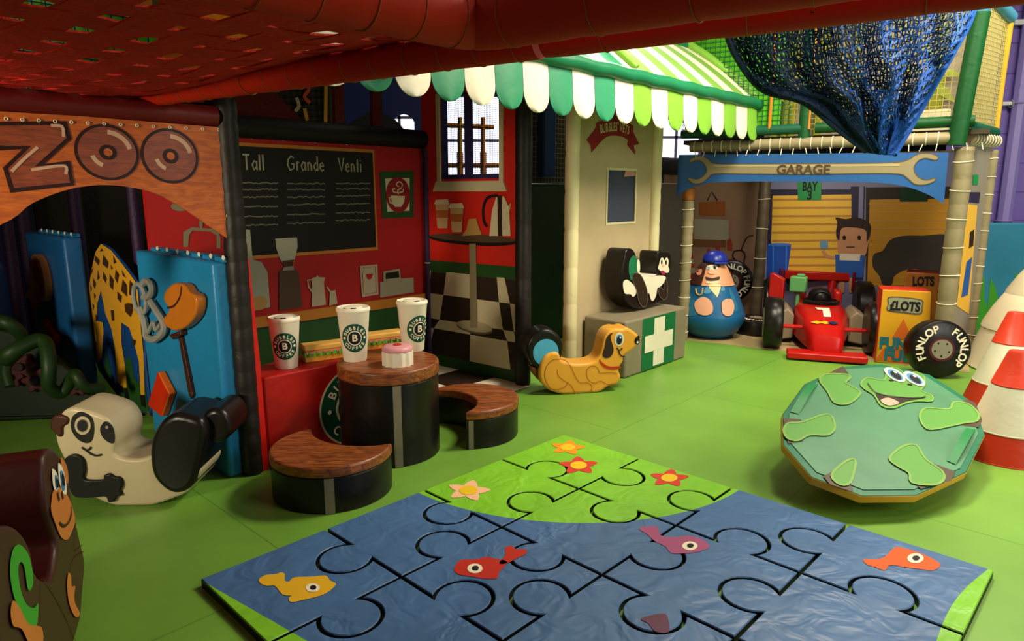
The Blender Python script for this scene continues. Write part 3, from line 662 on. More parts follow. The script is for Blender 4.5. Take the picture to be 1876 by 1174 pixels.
for cx, cy, rx, ry in ((577, 818, 168, 150), (913, 838, 150, 147)):
    mb = MB(); C = PZ(Z1([(cx, cy)]))[0]; ex = PZ(Z1([(cx+rx, cy)]))[0][0]-C[0]; ey = C[1]-PZ(Z1([(cx, cy+ry)]))[0][1]
    for k, (f_, m_) in enumerate([(1, lo), (.9, lf), (.27, lo), (.14, wz)]): mb.pl(FZ, ell(C[0], C[1], ex*f_, ey*f_, 40), m_, .003+k*.002)
    mb.stroke(FZ, ell(C[0], C[1], ex*.72, ey*.72, 16, 0, .2, 1.5), .02, lh, .0065); mb.stroke(FZ, ell(C[0], C[1], ex*.5, ey*.5, 10, 0, 3.4, 4.3), .018, lh, .0065)
    mb.build('letter_o', zb)
mb = MB()
for i in range(14): a = FZ.hit(10+i*30, 213+i*1.6); mb = MB(); mb.ring(FZ.at(a[0], a[1]-.01, .004), FZ.n, .006, .002, cord_w, 8, 4); mb.build('eyelet', zb)
for v in (283, 340, 395): a = FZ.hit(407+(v-240)*.06, v); mb = MB(); mb.ring(FZ.at(a[0], a[1], .004), FZ.n, .006, .002, cord_w, 8, 4); mb.build('eyelet', zb)
mb = MB(); mb.tube([FZ.at(-2.1, 1.86, -.02), FZ.at(-.08, 1.86, -.02)], .05, red_dk, 14); tag(mb.build('padded_tube'), 'dark red padded tube above the zoo banner', 'padded tube')
mb = MB(); mb.tube([FZ.at(-2.2, 1.99, -.1), FZ.at(-.1, 1.99, -.10)], .06, red, 14); tag(mb.build('padded_tube'), 'bright red padded tube end above the zoo arch', 'padded tube')

FM = Frame(A0-U*.15, -Nn); PM = FM.px       # partition between zoo and cafe, seen from the zoo side; +x comes towards us
mt = thing('wall_mat', FM.at(-.5, 0), 'blue padded wall mat hung with soft tools beside the giraffe', 'wall mat')
mb = MB(); tl = FM.hit(247, 458); trr = FM.hit(392, 477)
mb.fbox(FM, tl[0], -.03, 0, 1.155, -.09, 0, blue); mb.build('mat_body', mt, bevel=.02, seg=3)
mb = MB()
for i in range(7): a = tl[0]+.12+i*(trr[0]-tl[0]-.14)/6.6; mb.fbox(FM, a, a+.09, 1.15, 1.175, -.11, -.05, blue); mb.ring(FM.at(a+.10, 1.175, -.05), FM.n, .01, .004, cord_w, 8, 4)
mb.build('hanging_tabs', mt)
ZZ = lambda pts: zm(0, 380, 3.09, pts)
def soft(name, F, pts, t, m, label, cat, group=None, parent=None, off=0, bev=.012, sm_=True, side=None):
    q = F.px(ZZ(pts)); q = smooth(q, 3) if sm_ else q
    mb = MB(); mb.prism(F, q, off+.001, off+t, m, side=side); o = mb.build(name, parent, bevel=bev, seg=3)
    if label: tag(o, label, cat, group)
    return o
sg = mat('grey_soft_print', '84847c', .5)
gg = thing('soft_goggles', FM.at(*FM.hit(285, 570)), 'grey cut-out of a handcuff-like tool on the blue mat', 'soft toy', 'soft shapes stuck to the zoo mats')
mb = MB()
q1 = FM.px(ZZ([(822, 515)]))[0]; ex = abs(FM.px(ZZ([(857, 515)]))[0][0]-q1[0]); rp_ = ell(q1[0], q1[1], ex, ex*.9, 24); mb.tube([FM.at(a_, b_, .03) for a_, b_ in rp_+[rp_[0]]], .014, sg, 8); mb.build('ring', gg)
def rod(name, pts, r, off=.03, closed=False):
    q = smooth(FM.px(ZZ(pts)), 4, closed); q = q+[q[0]] if closed else q
    m_ = MB(); m_.tube([FM.at(a_, b_, off) for a_, b_ in q], r, sg, 8); return m_.build(name, gg)
rod('jaw', [(845, 505), (872, 500), (892, 470), (888, 435), (862, 412), (842, 428)], .020)
rod('handle', [(825, 565), (842, 620), (855, 680), (862, 728), (905, 742), (955, 700), (960, 650), (925, 590), (885, 530)], .022)
rod('trigger', [(872, 700), (900, 645), (912, 690), (940, 655)], .012)
hl = soft('soft_helmet', FM, [(990, 480), (1040, 425), (1100, 430), (1130, 470), (1175, 500), (1170, 590), (1120, 660), (1050, 690), (995, 660), (985, 620), (1020, 570), (995, 530)], .06, vinyl('orange_brown_vinyl', 'b4681c', .3), 'orange-brown soft hat shape stuck on the blue mat', 'soft toy', 'soft shapes stuck to the zoo mats', bev=.02)
mb = MB(); mb.stroke(FM, smooth(FM.px(ZZ([(1095, 440), (1085, 500), (1050, 550), (1010, 560)])), 4, False), .012, brown, .062); mb.build('brim_line', hl)
mb = MB(); hb = thing('soft_hammer', FM.at(*FM.hit(340, 620)), 'brown soft hammer cut-out with a long thin handle on the blue mat', 'soft toy', 'soft shapes stuck to the zoo mats')
soft('hammer_head', FM, [(995, 715), (1060, 690), (1065, 715), (1020, 742)], .04, brown, None, None, parent=hb, sm_=False, bev=.005)
soft('handle', FM, [(1030, 735), (1045, 730), (1110, 1060), (1100, 1080), (1088, 1060)], .02, brown, None, None, parent=hb, sm_=False, bev=.003)
mb = MB(); q = FM.px(ZZ([(940, 920), (1005, 1045), (960, 1175), (880, 1110)])); mb.prism(FM, q, .001, .05, vinyl('scarlet_vinyl', 'c0280c', .35), side=orange); tag(mb.build('soft_kite', bevel=.01), 'red and orange diamond shape low on the blue mat', 'soft toy', 'soft shapes stuck to the zoo mats')

# giraffe board
gq_ = thing('giraffe_board', FM.at(-1.7, 0), 'giraffe-shaped painted board with bowed neck and grass at its feet', 'painted board')
FG2 = Frame(FM.at(0, 0, -.02), -Nn); PG = lambda pts: FG2.px(ZZ(pts))
mb = MB(); bo = [(575, 203), (630, 235), (700, 320), (770, 415), (790, 480), (808, 620), (820, 900), (850, 1160), (760, 1150), (690, 1100), (620, 1010), (560, 930), (520, 820), (498, 640), (505, 440), (530, 300)]
def clampz(q): return [(a, max(b, 0.005)) for a, b in q]
mb.prism(FG2, clampz(PG(bo)), -.02, 0, blue_dk); mb.build('board', gq_, bevel=.01)
mb = MB(); gy = mat('giraffe_yellow', 'cc9420', .45)
body = [(575, 205), (630, 240), (700, 325), (768, 415), (785, 480), (795, 620), (815, 820), (822, 1060), (800, 1060), (790, 870), (755, 740), (735, 680), (690, 650), (690, 760), (712, 900), (722, 1020), (695, 1020), (665, 980), (655, 800), (635, 690), (600, 600), (575, 470), (555, 540), (550, 640), (585, 650), (590, 700), (580, 850), (555, 880), (515, 790), (500, 690), (498, 620), (515, 600), (505, 480), (520, 360), (545, 250)]
q = clampz(PG(body)); mb.tris(fill2d(q), lambda a, b: FG2.at(a, b, .004), gy); mb.build('giraffe_coat', gq_)
mb = MB(); mb.pl(FG2, clampz(PG([(590, 960), (600, 800), (620, 880), (640, 980), (700, 1000), (720, 840), (745, 860), (760, 960), (790, 1000), (815, 980), (845, 1150), (760, 1140), (690, 1090), (625, 1010)])), green_print, .002); mb.build('grass_print', gq_)
mb = MB(); sp = mat('giraffe_spot', '3c2408', .5)
for s_ in ([(580, 230), (590, 245), (570, 250)], [(545, 270), (570, 300), (565, 330), (540, 300)], [(590, 265), (620, 310), (615, 345), (585, 320)], [(645, 270), (665, 310), (650, 320)], [(560, 350), (570, 400), (555, 410)], [(590, 360), (610, 400), (605, 430), (588, 400)], [(625, 375), (650, 410), (645, 470), (625, 440)], [(660, 350), (680, 380), (670, 430), (655, 400)], [(695, 350), (720, 400), (700, 385)], [(700, 405), (725, 440), (725, 505), (690, 470)], [(740, 410), (765, 440), (762, 510), (735, 490)], [(670, 475), (695, 500), (690, 540), (670, 515)], [(710, 545), (732, 540), (755, 545), (760, 580), (745, 620), (715, 590)], [(632, 580), (650, 580), (652, 640), (638, 640)], [(757, 745), (775, 750), (770, 780), (758, 775)], [(535, 400), (548, 430), (542, 460), (532, 440)], [(515, 430), (525, 460), (518, 480)], [(535, 480), (548, 500), (540, 520)], [(528, 540), (540, 560), (532, 580)], [(545, 600), (558, 620), (548, 650)], [(535, 340), (522, 380), (516, 360)], [(630, 320), (645, 345), (636, 352)]): mb.pl(FG2, PG(s_), sp, .006)
mb.build('spots_print', gq_)
for e_ in ((553, 768), (522, 785)): mb = MB(); c = PG([e_])[0]; mb.pl(FG2, ell(c[0], c[1], .012, .03), whitep, .007); mb.pl(FG2, ell(c[0], c[1], .008, .02), blackp, .009); mb.build('eye_print', gq_)
for s_ in ([(665, 1000), (700, 1010), (705, 1050), (680, 1040)], [(705, 1020), (722, 1020), (740, 1100), (715, 1080)], [(798, 1060), (822, 1060), (830, 1130), (805, 1120)]): mb = MB(); mb.pl(FG2, clampz(PG(s_)), blackp, .006); mb.build('hoof_print', gq_)
# second blue mat further back with a steak-like and a shoe-like shape
FK = Frame(A0-U*.27+Nn*2.4, -Nn); a = FK.hit(45, 425); b = FK.hit(114, 438)
m2 = thing('wall_mat', FK.at((a[0]+b[0])/2, 0), 'dim blue padded wall mat at the far left of the zoo corner', 'wall mat')
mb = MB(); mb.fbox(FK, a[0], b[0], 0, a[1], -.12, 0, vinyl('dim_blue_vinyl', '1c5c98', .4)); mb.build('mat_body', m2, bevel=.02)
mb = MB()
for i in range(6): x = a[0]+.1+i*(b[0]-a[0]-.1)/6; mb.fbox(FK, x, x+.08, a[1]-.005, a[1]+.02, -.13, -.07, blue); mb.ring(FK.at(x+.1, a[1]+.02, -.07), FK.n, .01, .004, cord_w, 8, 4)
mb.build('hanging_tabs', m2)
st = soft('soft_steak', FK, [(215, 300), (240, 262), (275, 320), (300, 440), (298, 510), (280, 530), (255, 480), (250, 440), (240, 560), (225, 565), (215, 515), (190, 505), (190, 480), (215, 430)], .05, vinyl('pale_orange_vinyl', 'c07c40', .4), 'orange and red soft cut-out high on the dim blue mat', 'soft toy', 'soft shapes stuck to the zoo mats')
mb = MB(); mb.pl(FK, FK.px(ZZ([(225, 310), (245, 290), (270, 350), (290, 450), (290, 500), (275, 500), (262, 440), (240, 400)])), red, .053); mb.build('red_centre', st)
soft('soft_shoe', FK, [(285, 630), (310, 680), (345, 720), (350, 790), (335, 850), (300, 800), (280, 730), (270, 660)], .05, vinyl('rust_vinyl', 'a03818', .4), 'rust-coloured soft cut-out low on the dim blue mat', 'soft toy', 'soft shapes stuck to the zoo mats')
# zoo back walls: dark mesh bays with purple posts, red panel with a cake-dome print
FD = Frame(A0+Nn*3.75, U); kd0, kd1, kd2 = FD.hit(-10, 400)[0], FD.hit(60, 400)[0], FD.hit(300, 400)[0]
mb = MB(); mb.fbox(FD, kd1+.02, kd2, 0, 2.3, -.03, 0, darkmesh); tag(mb.build('mesh_screen'), 'dark brown mesh panel at the back of the zoo corner', 'mesh panel')
mb = MB(); mb.fbox(FD, kd0, kd1-.02, 0, 2.3, -.03, 0, navy); tag(mb.build('mesh_screen'), 'dark navy mesh panel at the far left behind the zoo arch', 'mesh panel')
for u_, v_, lb in ((248, 400, 'right of the giraffe head'), (140, 400, 'left of the giraffe head'), (42, 400, 'above the dim blue mat'), (12, 400, 'at the left frame edge')):
    F = Frame(A0+Nn*(3.55 if u_ < 240 else 1.45), U); k = F.hit(u_, v_)[0]; p = F.at(k, 0); mb = MB(); mb.tube([p, p+Vector((0, 0, 2.2))], .05 if u_ < 240 else .035, purple, 12); mb.ring(p+Vector((0, 0, 1.9)), (0, 0, 1), .05 if u_ < 240 else .036, .003, purple)
    tag(mb.build('mesh_post'), 'dark purple mesh-wrapped post '+lb, 'post')
mb = MB(); q = P1([(335, 452), (335, 425), (350, 416), (398, 420), (403, 435), (403, 455), (396, 454), (396, 432), (385, 424), (352, 422), (345, 432), (344, 452)]); mb.pl(F1, q, mat('dome_print', '7c7458', .6), .006)
c = P1([(367, 410)])[0]; mb.pl(F1, ell(c[0], c[1], .012, .03), mat('dome_print', '7c7458', .6), .006); c = P1([(330, 378)])[0]; mb.pl(F1, ell(c[0], c[1], .06, .03), mat('dome_print', '7c7458', .6), .006); mb.build('cake_dome_print', bpy.data.objects['cafe_wall_panel'])
# dark snake and flower cushions at the left
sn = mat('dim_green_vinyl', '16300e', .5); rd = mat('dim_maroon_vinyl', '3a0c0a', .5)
def snake(pts, r, lab, depth):
    F = Frame(zpt(60, 850, 0)+Vector((0, depth, 0)), (1, .15, 0)); pp = smooth([F.hit(*p) for p in zm(0, 380, 3.09, pts)], 5, False)
    t = thing('soft_snake', F.at(*pp[0]), lab, 'soft toy'); mb = MB(); mb.tube([F.at(a, b, .05*sin(i*.3)) for i, (a, b) in enumerate(pp)], r, sn, 12, rf=lambda t_: r*(1-.4*t_)); mb.build('body', t)
    h = F.at(*pp[0]); mb = MB(); mb.lathe(h-Vector((0, 0, r)), [(r*.3, 0), (r*1.2, r*.6), (r*1.3, r*1.2), (r*.6, r*2)], sn, 16); mb.build('head', t)
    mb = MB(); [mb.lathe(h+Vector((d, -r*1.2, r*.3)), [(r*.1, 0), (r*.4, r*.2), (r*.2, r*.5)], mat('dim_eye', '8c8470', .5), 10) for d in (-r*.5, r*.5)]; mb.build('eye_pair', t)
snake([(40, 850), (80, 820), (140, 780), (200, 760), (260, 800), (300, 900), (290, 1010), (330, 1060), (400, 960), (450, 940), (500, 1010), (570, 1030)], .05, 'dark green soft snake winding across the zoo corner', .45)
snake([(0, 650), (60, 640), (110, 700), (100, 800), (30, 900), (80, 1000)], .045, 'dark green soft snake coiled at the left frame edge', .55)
fi = 0
for (x, y, r, lb) in ((200, 980, 60, 'beside the snake coils'), (115, 900, 55, 'left of the snake coils'), (430, 1010, 50, 'below the giraffe board'), (60, 960, 50, 'at the left frame edge')):
    F = Frame(zpt(60, 850, 0)+Vector((0, .75, 0)), (1, .15, 0)); c = F.hit(x/3.09, 380+y/3.09); R_ = r/3.09/CF*4.8
    t = thing('soft_flower', F.at(*c), 'dark red soft flower cushion '+lb, 'cushion', 'soft flowers in the zoo corner')
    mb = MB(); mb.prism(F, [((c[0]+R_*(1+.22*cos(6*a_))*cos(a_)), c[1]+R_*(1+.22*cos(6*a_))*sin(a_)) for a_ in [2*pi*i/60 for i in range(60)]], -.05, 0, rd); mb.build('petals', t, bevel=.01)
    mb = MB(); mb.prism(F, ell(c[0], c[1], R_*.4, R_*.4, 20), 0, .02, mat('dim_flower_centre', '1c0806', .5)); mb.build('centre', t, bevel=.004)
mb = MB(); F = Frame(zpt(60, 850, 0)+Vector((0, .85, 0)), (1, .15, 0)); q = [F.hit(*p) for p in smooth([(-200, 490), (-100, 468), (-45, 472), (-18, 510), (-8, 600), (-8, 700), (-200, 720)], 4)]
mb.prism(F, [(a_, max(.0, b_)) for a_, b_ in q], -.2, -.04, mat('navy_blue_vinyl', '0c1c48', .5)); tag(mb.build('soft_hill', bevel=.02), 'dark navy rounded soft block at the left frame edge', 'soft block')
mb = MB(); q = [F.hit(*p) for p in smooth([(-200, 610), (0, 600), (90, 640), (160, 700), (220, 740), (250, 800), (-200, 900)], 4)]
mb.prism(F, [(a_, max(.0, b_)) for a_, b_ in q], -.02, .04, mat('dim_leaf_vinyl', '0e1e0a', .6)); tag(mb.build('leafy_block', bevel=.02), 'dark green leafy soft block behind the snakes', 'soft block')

# ------------------------------------------------------------------ vet wall and what stands by it
FV = FU(.0, 2.735); FVp = Frame(FV.o+Nn*.02, U); PV = FVp.px
vt = thing('vet_wall_panel', FVp.at(.6, 0), 'cream vinyl wall panel with a red ribbon sign and a clear window', 'wall panel')
wq = PV([(1113, 309), (1166, 308), (1165, 406), (1112, 411)]); VA0, VA1, VB0, VB1 = wq[0][0], wq[1][0], (wq[2][1]+wq[3][1])/2, wq[0][1]
mb = MB()
for q in ((.03, VA0, 0, 2.5), (VA1, 1.24, 0, 2.5), (VA0, VA1, 0, VB0), (VA0, VA1, VB1, 2.5)): mb.fbox(FVp, *q, -.03, 0, mat('cream_wall_vinyl', 'b8a680', .5, .12, 4, .1, 2))
mb.build('panel_sheet', vt, sm=False)
mb = MB(); mb.stroke(FVp, [(VA0, VB0), (VA1, VB0), (VA1, VB1), (VA0, VB1)], .03, cream_post, .004, closed=True); mb.build('window_trim', vt)
gm = bpy.data.materials.new('clear_vinyl'); gm.use_nodes = True; gb_ = gm.node_tree.nodes['Principled BSDF']; gb_.inputs['Base Color'].default_value = lin('8c98b0'); gb_.inputs['Roughness'].default_value = .12; gb_.inputs['Transmission Weight'].default_value = .8; gb_.inputs['IOR'].default_value = 1.1
mb = MB(); mb.fbox(FVp, VA0, VA1, VB0, VB1, -.02, -.012, gm); mb.build('clear_window', vt)
mb = MB(); mb.pl(FVp, PV([(1148, 310), (1166, 309), (1166, 322), (1144, 324)]), mat('window_sticker', 'c89488', .5), -.006); mb.build('window_sticker', vt)
RB = mat('ribbon_red_print', '8c1818', .5); ZV = lambda pts: PV(zm(960, 160, 3.67, pts))
mb = MB(); arc = lambda cx, cy, R_, a0, a1, n=10: [(cx+R_*cos(radians(a0+(a1-a0)*i/n)), cy-R_*sin(radians(a0+(a1-a0)*i/n))) for i in range(n+1)]
up_ = smooth([(478, 245), (540, 218), (600, 210), (670, 220), (732, 260)], 4, False); lo_ = smooth([(722, 375), (665, 335), (600, 325), (550, 335), (505, 375)], 4, False)
mb.pl(FVp, ZV(up_+lo_), RB, .006); mb.pl(FVp, ZV([(484, 270), (507, 375), (450, 440), (448, 392), (418, 355)]), RB, .004); mb.pl(FVp, ZV([(722, 280), (772, 380), (735, 390), (748, 455), (690, 385)]), RB, .004)
mb.pl(FVp, ZV([(572, -60), (622, -60), (630, 215), (598, 215), (578, 130)]), RB, .005)
bt = [('B', 513, 283), ('U', 532, 278), ('B', 551, 274), ('B', 570, 271), ('L', 587, 269), ('E', 602, 268), ('S', 616, 268), ('\u2019', 627, 264), ('V', 648, 272), ('E', 664, 278), ('T', 680, 284), ('S', 697, 291)]
for ch, x, y in bt:
    c = ZV([(x, y)])[0]; an = (600-x)*.0028
    put_text(mb, ch, .10, lambda a, b, c=c, an=an: FVp.at(c[0]+(a*cos(an)-b*sin(an)), c[1]+(a*sin(an)+b*cos(an)), .009), cream, .02, .62)
mb.build('ribbon_sign', vt)
# small label seen through the window top
# first aid box
bc = A0+U*2.93-Nn*.42; FX = Frame(bc, U); BH = .475; BL = 1.0; BD = .42
bx = thing('first_aid_box', FX.at(BL/2, 0), 'grey soft box with a white cross on a green band', 'box')
mb = MB(); mb.fbox(FX, 0, BL, 0, BH, -BD+.0, 0, mat('grey_box_vinyl', '847a62', .5, .12, 5, .08)); mb.build('box_body', bx, bevel=.02, seg=3)
PX = FX.px; g = PX([(1178, 570), (1238, 560)]); ga, gb2 = g[0][0], g[1][0]
mb = MB(); mb.pl(FX, [(ga, .012), (gb2, .012), (gb2, BH-.012), (ga, BH-.012)], mat('aid_green', '0e6a3c', .45), .003); cx = (ga+gb2)/2; h = (gb2-ga)*.45
for q in ((cx-h*.36, cx+h*.36, BH/2-h*.86, BH/2+h*.86), (cx-h*.95, cx+h*.95, BH/2-h*.30, BH/2+h*.30)): mb.pl(FX, [(q[0], q[2]), (q[1], q[2]), (q[1], q[3]), (q[0], q[3])], white, .005+.001*(q[0] < cx-h*.5))
mb.build('cross_sign', bx)

def rocker(name, F, body, thick, m, side, label, zmin=0, off=0, bev=.02):
    q = [(a, max(b, zmin)) for a, b in F.px(body)]
    xs = [p[0] for p in q]; t = thing(name, F.at((min(xs)+max(xs))/2, zmin, -thick/2), label, 'rocking toy')
    mb = MB(); mb.prism(F, q, off-thick, off, m, side=side); mb.build('body', t, bevel=bev, seg=4)
    return t
def pal(F, pts, m, off, mb, sm_=4): mb.pl(F, F.px(smooth(pts, sm_) if sm_ else pts), m, off)
# dog
D = lambda pts: zm(940, 570, 7.3375, pts)
dp = zpt(1050, 722, 0); FDg = Frame(dp, (.98, .2)); 
bo = smooth(D([(1705, 345), (1705, 430), (1600, 530), (1495, 610), (1480, 680), (1440, 745), (1425, 800), (1450, 890), (1400, 985), (1290, 1010), (1180, 1080), (1040, 1122), (800, 1132), (640, 1115), (480, 1060), (370, 950), (355, 800), (390, 680), (460, 590), (560, 553), (622, 580), (650, 655), (740, 690), (850, 710), (1000, 700), (1100, 670), (1165, 600), (1195, 500), (1225, 370), (1285, 275), (1380, 235), (1460, 240), (1530, 225), (1610, 262)]), 4)
dog = rocker('dog_rocker', FDg, bo, .20, orange_v, orange_v, 'orange dog-shaped soft rocker with a floppy brown ear, by the grey box')
mb = MB(); hc = FDg.hit(*D([(445, 530)])[0]); hr = abs(FDg.hit(*D([(690, 530)])[0])[0]-hc[0]); hh = abs(FDg.hit(*D([(445, 255)])[0])[1]-hc[1])
mb.prism(FDg, ell(hc[0], hc[1], hr, hh, 40), -.24, -.03, black); hp = mb.build('rump_roll', dog, bevel=.02, seg=3)
mb = MB(); mb.pl(FDg, ell(hc[0]+.005, hc[1]-.02, hr*.70, hh*.66, 40), mat('sky_blue_disc', '4ca4c8', .4), -.027); mb.build('blue_disc', hp)
mb = MB(); mb.prism(FDg, FDg.px(D([(255, 760), (350, 790), (355, 950), (300, 880)])), -.15, -.05, vinyl('rusty_brown_vinyl', '8c481c')); mb.build('tail', dog, bevel=.01)
mb = MB(); pal(FDg, D([(1340, 290), (1310, 340), (1330, 430), (1350, 520), (1320, 600), (1250, 630), (1200, 590), (1230, 480), (1250, 370), (1290, 310)]), choc, .003, mb); mb.build('ear_print', dog)
mb = MB()
def eye(mb, F, P, x, y, rx, ry, off=.003, iris=None):
    c = F.hit(*P([(x, y)])[0]); ex = abs(F.hit(*P([(x+rx, y)])[0])[0]-c[0]); ey = abs(F.hit(*P([(x, y+ry)])[0])[1]-c[1])
    mb.pl(F, ell(c[0], c[1], ex, ey), whitep, off); mb.pl(F, ell(c[0], c[1]-ey*.05, ex*.72, ey*.75), iris or mat('iris_blue', '4c88b8', .4), off+.0015); mb.pl(F, ell(c[0], c[1]-ey*.15, ex*.5, ey*.58), blackp, off+.003); mb.pl(F, ell(c[0]+ex*.2, c[1]+ey*.25, ex*.17, ey*.15, 12), whitep, off+.0045)
eye(mb, FDg, D, 1425, 375, 62, 92)
mb.stroke(FDg, smooth(FDg.px(D([(1392, 490), (1420, 520), (1450, 515), (1465, 490)])), 4, False), .010, choc, .004); mb.stroke(FDg, smooth(FDg.px(D([(1415, 520), (1430, 570), (1460, 605), (1495, 605)])), 4, False), .010, choc, .0045)
pal(FDg, D([(1690, 325), (1700, 380), (1690, 445), (1650, 440), (1630, 400), (1650, 350)]), blackp, .003, mb); c = FDg.hit(*D([(1672, 415)])[0]); mb.pl(FDg, ell(c[0], c[1], .008, .009, 12), whitep, .005); mb.build('face_print', dog)
mb = MB(); pal(FDg, D([(1160, 640), (1200, 690), (1290, 740), (1440, 740), (1435, 765), (1340, 785), (1230, 760), (1165, 690)]), mat('collar_print', 'b83810', .4), .003, mb); mb.build('collar_print', dog)
mb = MB(); ol = mat('orange_outline', 'a05c14', .5)
for st in ([(610, 640), (700, 660), (780, 750), (830, 870), (900, 960), (990, 960), (1060, 1010), (1030, 1090), (940, 1120), (840, 1100), (780, 1000), (680, 930), (610, 870), (595, 780)], [(610, 645), (520, 660), (440, 760), (430, 900), (500, 1030), (600, 1050), (700, 1010), (740, 950)], [(1160, 830), (1130, 760), (1060, 735), (990, 790), (1000, 900), (1080, 965), (1180, 940), (1270, 985), (1380, 980)], [(1160, 835), (1300, 825), (1400, 840)]): mb.stroke(FDg, smooth(FDg.px(D(st)), 4, False), .005, ol, .003)
mb.build('leg_outline_print', dog)
# cat on the box
Cc = lambda pts: zm(1090, 440, 8.387, pts)
cp = zpt(1172, 570, BH); FCt2 = Frame((cp.x, cp.y, 0), U)
bo = smooth(Cc([(445, 330), (480, 170), (540, 125), (600, 150), (640, 240), (655, 380), (700, 500), (760, 545), (880, 555), (960, 530), (962, 380), (965, 230), (995, 165), (1060, 180), (1140, 182), (1175, 240), (1178, 380), (1150, 480), (1110, 560), (1115, 680), (1110, 850), (1050, 930), (900, 1000), (760, 1045), (640, 1050), (540, 985), (470, 880), (430, 720), (428, 500)]), 4)
cat = rocker('cat_rocker', FCt2, bo, .195, black, black, 'black and white cat-shaped soft rocker sitting on the grey box', BH)
mb = MB(); pal(FCt2, Cc([(580, 238), (625, 260), (640, 360), (640, 480), (590, 510), (560, 620), (530, 560), (515, 450), (525, 320)]), mat('emerald_disc', '187048', .4), .003, mb); mb.build('green_disc', cat)
mb = MB()
mb.prism(FCt2, FCt2.px(Cc([(700, 505), (760, 542), (880, 553), (960, 525), (965, 560), (880, 590), (760, 580)])), -.19, -.012, white); 
pal(FCt2, Cc([(650, 480), (690, 500), (760, 545), (880, 557), (985, 540), (1080, 560), (1060, 640), (1000, 710), (955, 740), (940, 830), (900, 920), (860, 920), (830, 820), (790, 800), (740, 640)]), white, .003, mb)
pal(FCt2, Cc([(430, 640), (480, 605), (540, 640), (620, 730), (625, 820), (580, 870), (540, 830), (460, 820), (430, 740)]), white, .004, mb)
pal(FCt2, Cc([(660, 290), (685, 330), (690, 440), (670, 505), (650, 480), (645, 350)]), white, .002, mb); mb.build('white_patches', cat)
mb = MB(); q = FCt2.px(smooth(Cc([(600, 500), (680, 520), (740, 620), (790, 760), (800, 900), (770, 1010), (710, 1010), (660, 930), (640, 800), (610, 720), (570, 620), (570, 540)]), 4)); mb.pl(FCt2, q, choc, .006); mb.stroke(FCt2, q, .004, mat('grey_outline', '7c7468', .5), .008, closed=True)
q = FCt2.px(smooth(Cc([(1080, 590), (1105, 700), (1100, 850), (1060, 910), (990, 870), (965, 780), (1000, 720), (1050, 770), (1050, 680)]), 4)); mb.pl(FCt2, q, choc, .006); mb.stroke(FCt2, q, .004, mat('grey_outline', '7c7468', .5), .008, closed=True); mb.build('leg_print', cat)
mb = MB(); pal(FCt2, Cc([(1010, 275), (1040, 270), (1060, 310), (1085, 270), (1115, 280), (1125, 340), (1120, 400), (1135, 450), (1120, 495), (1085, 500), (1040, 480), (1000, 470), (965, 430), (980, 370), (990, 320)]), whitep, .004, mb)
for x, y in ((1018, 335), (1085, 340)): pal(FCt2, Cc(ell(x, y, 12, 38, 12)), blackp, .006, mb, 1)
pal(FCt2, Cc(ell(1040, 390, 22, 18, 12)), mat('nose_pink', 'e0a888', .5), .0055, mb, 1); pal(FCt2, Cc([(1000, 475), (1030, 465), (1070, 490), (1060, 530), (1030, 530), (1005, 500)]), mat('mouth_magenta', 'a03050', .5), .007, mb); mb.build('face_print', cat)
# panda
Pq = lambda pts: zm(80, 700, 4.892, pts)
pp = zpt(262, 927, 0); FP = Frame(pp, (1, .03)); wpan = mat('panda_white_vinyl', 'b4a684', .38, .12, 5, .06)
bo = smooth(Pq([(150, 285), (230, 235), (330, 245), (450, 280), (560, 330), (630, 430), (645, 530), (625, 610), (640, 655), (730, 685), (850, 690), (950, 660), (1020, 600), (1180, 560), (1330, 640), (1400, 780), (1370, 880), (1290, 985), (1150, 1050), (1000, 1100), (850, 1118), (720, 1122), (580, 1095), (450, 1040), (330, 980), (250, 880), (200, 740), (150, 640), (110, 540), (100, 420)]), 4)
pan = rocker('panda_rocker', FP, bo, .27, wpan, wpan, 'black and white panda-shaped soft rocker in front of the blue mat')
hb_ = FP.px(smooth(Pq([(955, 640), (980, 480), (1060, 350), (1180, 280), (1330, 300), (1430, 350), (1460, 470), (1430, 640), (1400, 780), (1360, 900), (1270, 980), (1160, 990), (1060, 930), (980, 820)]), 4))
mb = MB(); mb.prism(FP, hb_, -.29, .015, black); hp = mb.build('rump_roll', pan, bevel=.03, seg=4)
mb = MB(); c_ = FP.hit(*Pq([(1500, 430)])[0]); mb.prism(FP, ell(c_[0], c_[1], .07, .09, 24), -.31, -.05, black); mb.build('foot', pan, bevel=.025, seg=3)
mb = MB(); mb.prism(FP, FP.px(smooth(Pq([(65, 360), (95, 300), (170, 290), (230, 320), (225, 370), (185, 400), (180, 470), (145, 490), (105, 450), (70, 410)]), 4)), -.12, .01, brown); mb.build('ear', pan, bevel=.012)
mb = MB(); pal(FP, Pq([(350, 265), (430, 310), (455, 400), (440, 510), (390, 545), (310, 510), (250, 420), (255, 320), (300, 275)]), blackp, .003, mb)
for r_, m_, k in ((72, wpan, 0), (50, mat('grey_iris', '54504c', .4), 1), (42, blackp, 2)): pal(FP, Pq(ell(355, 385, r_, r_*1.15, 20)), m_, .005+k*.002, mb, 1)
pal(FP, Pq([(565, 350), (620, 390), (642, 470), (635, 540), (590, 540), (530, 490), (508, 420), (530, 370)]), blackp, .003, mb); pal(FP, Pq(ell(572, 400, 14, 14, 12)), mat('eye_glint', '8c8470', .4), .006, mb, 1)
mb.stroke(FP, smooth(FP.px(Pq([(345, 580), (380, 605), (410, 600), (430, 578)])), 4, False), .010, blackp, .004); mb.stroke(FP, smooth(FP.px(Pq([(385, 605), (430, 640), (480, 655), (525, 645)])), 4, False), .010, blackp, .005); mb.build('face_print', pan)
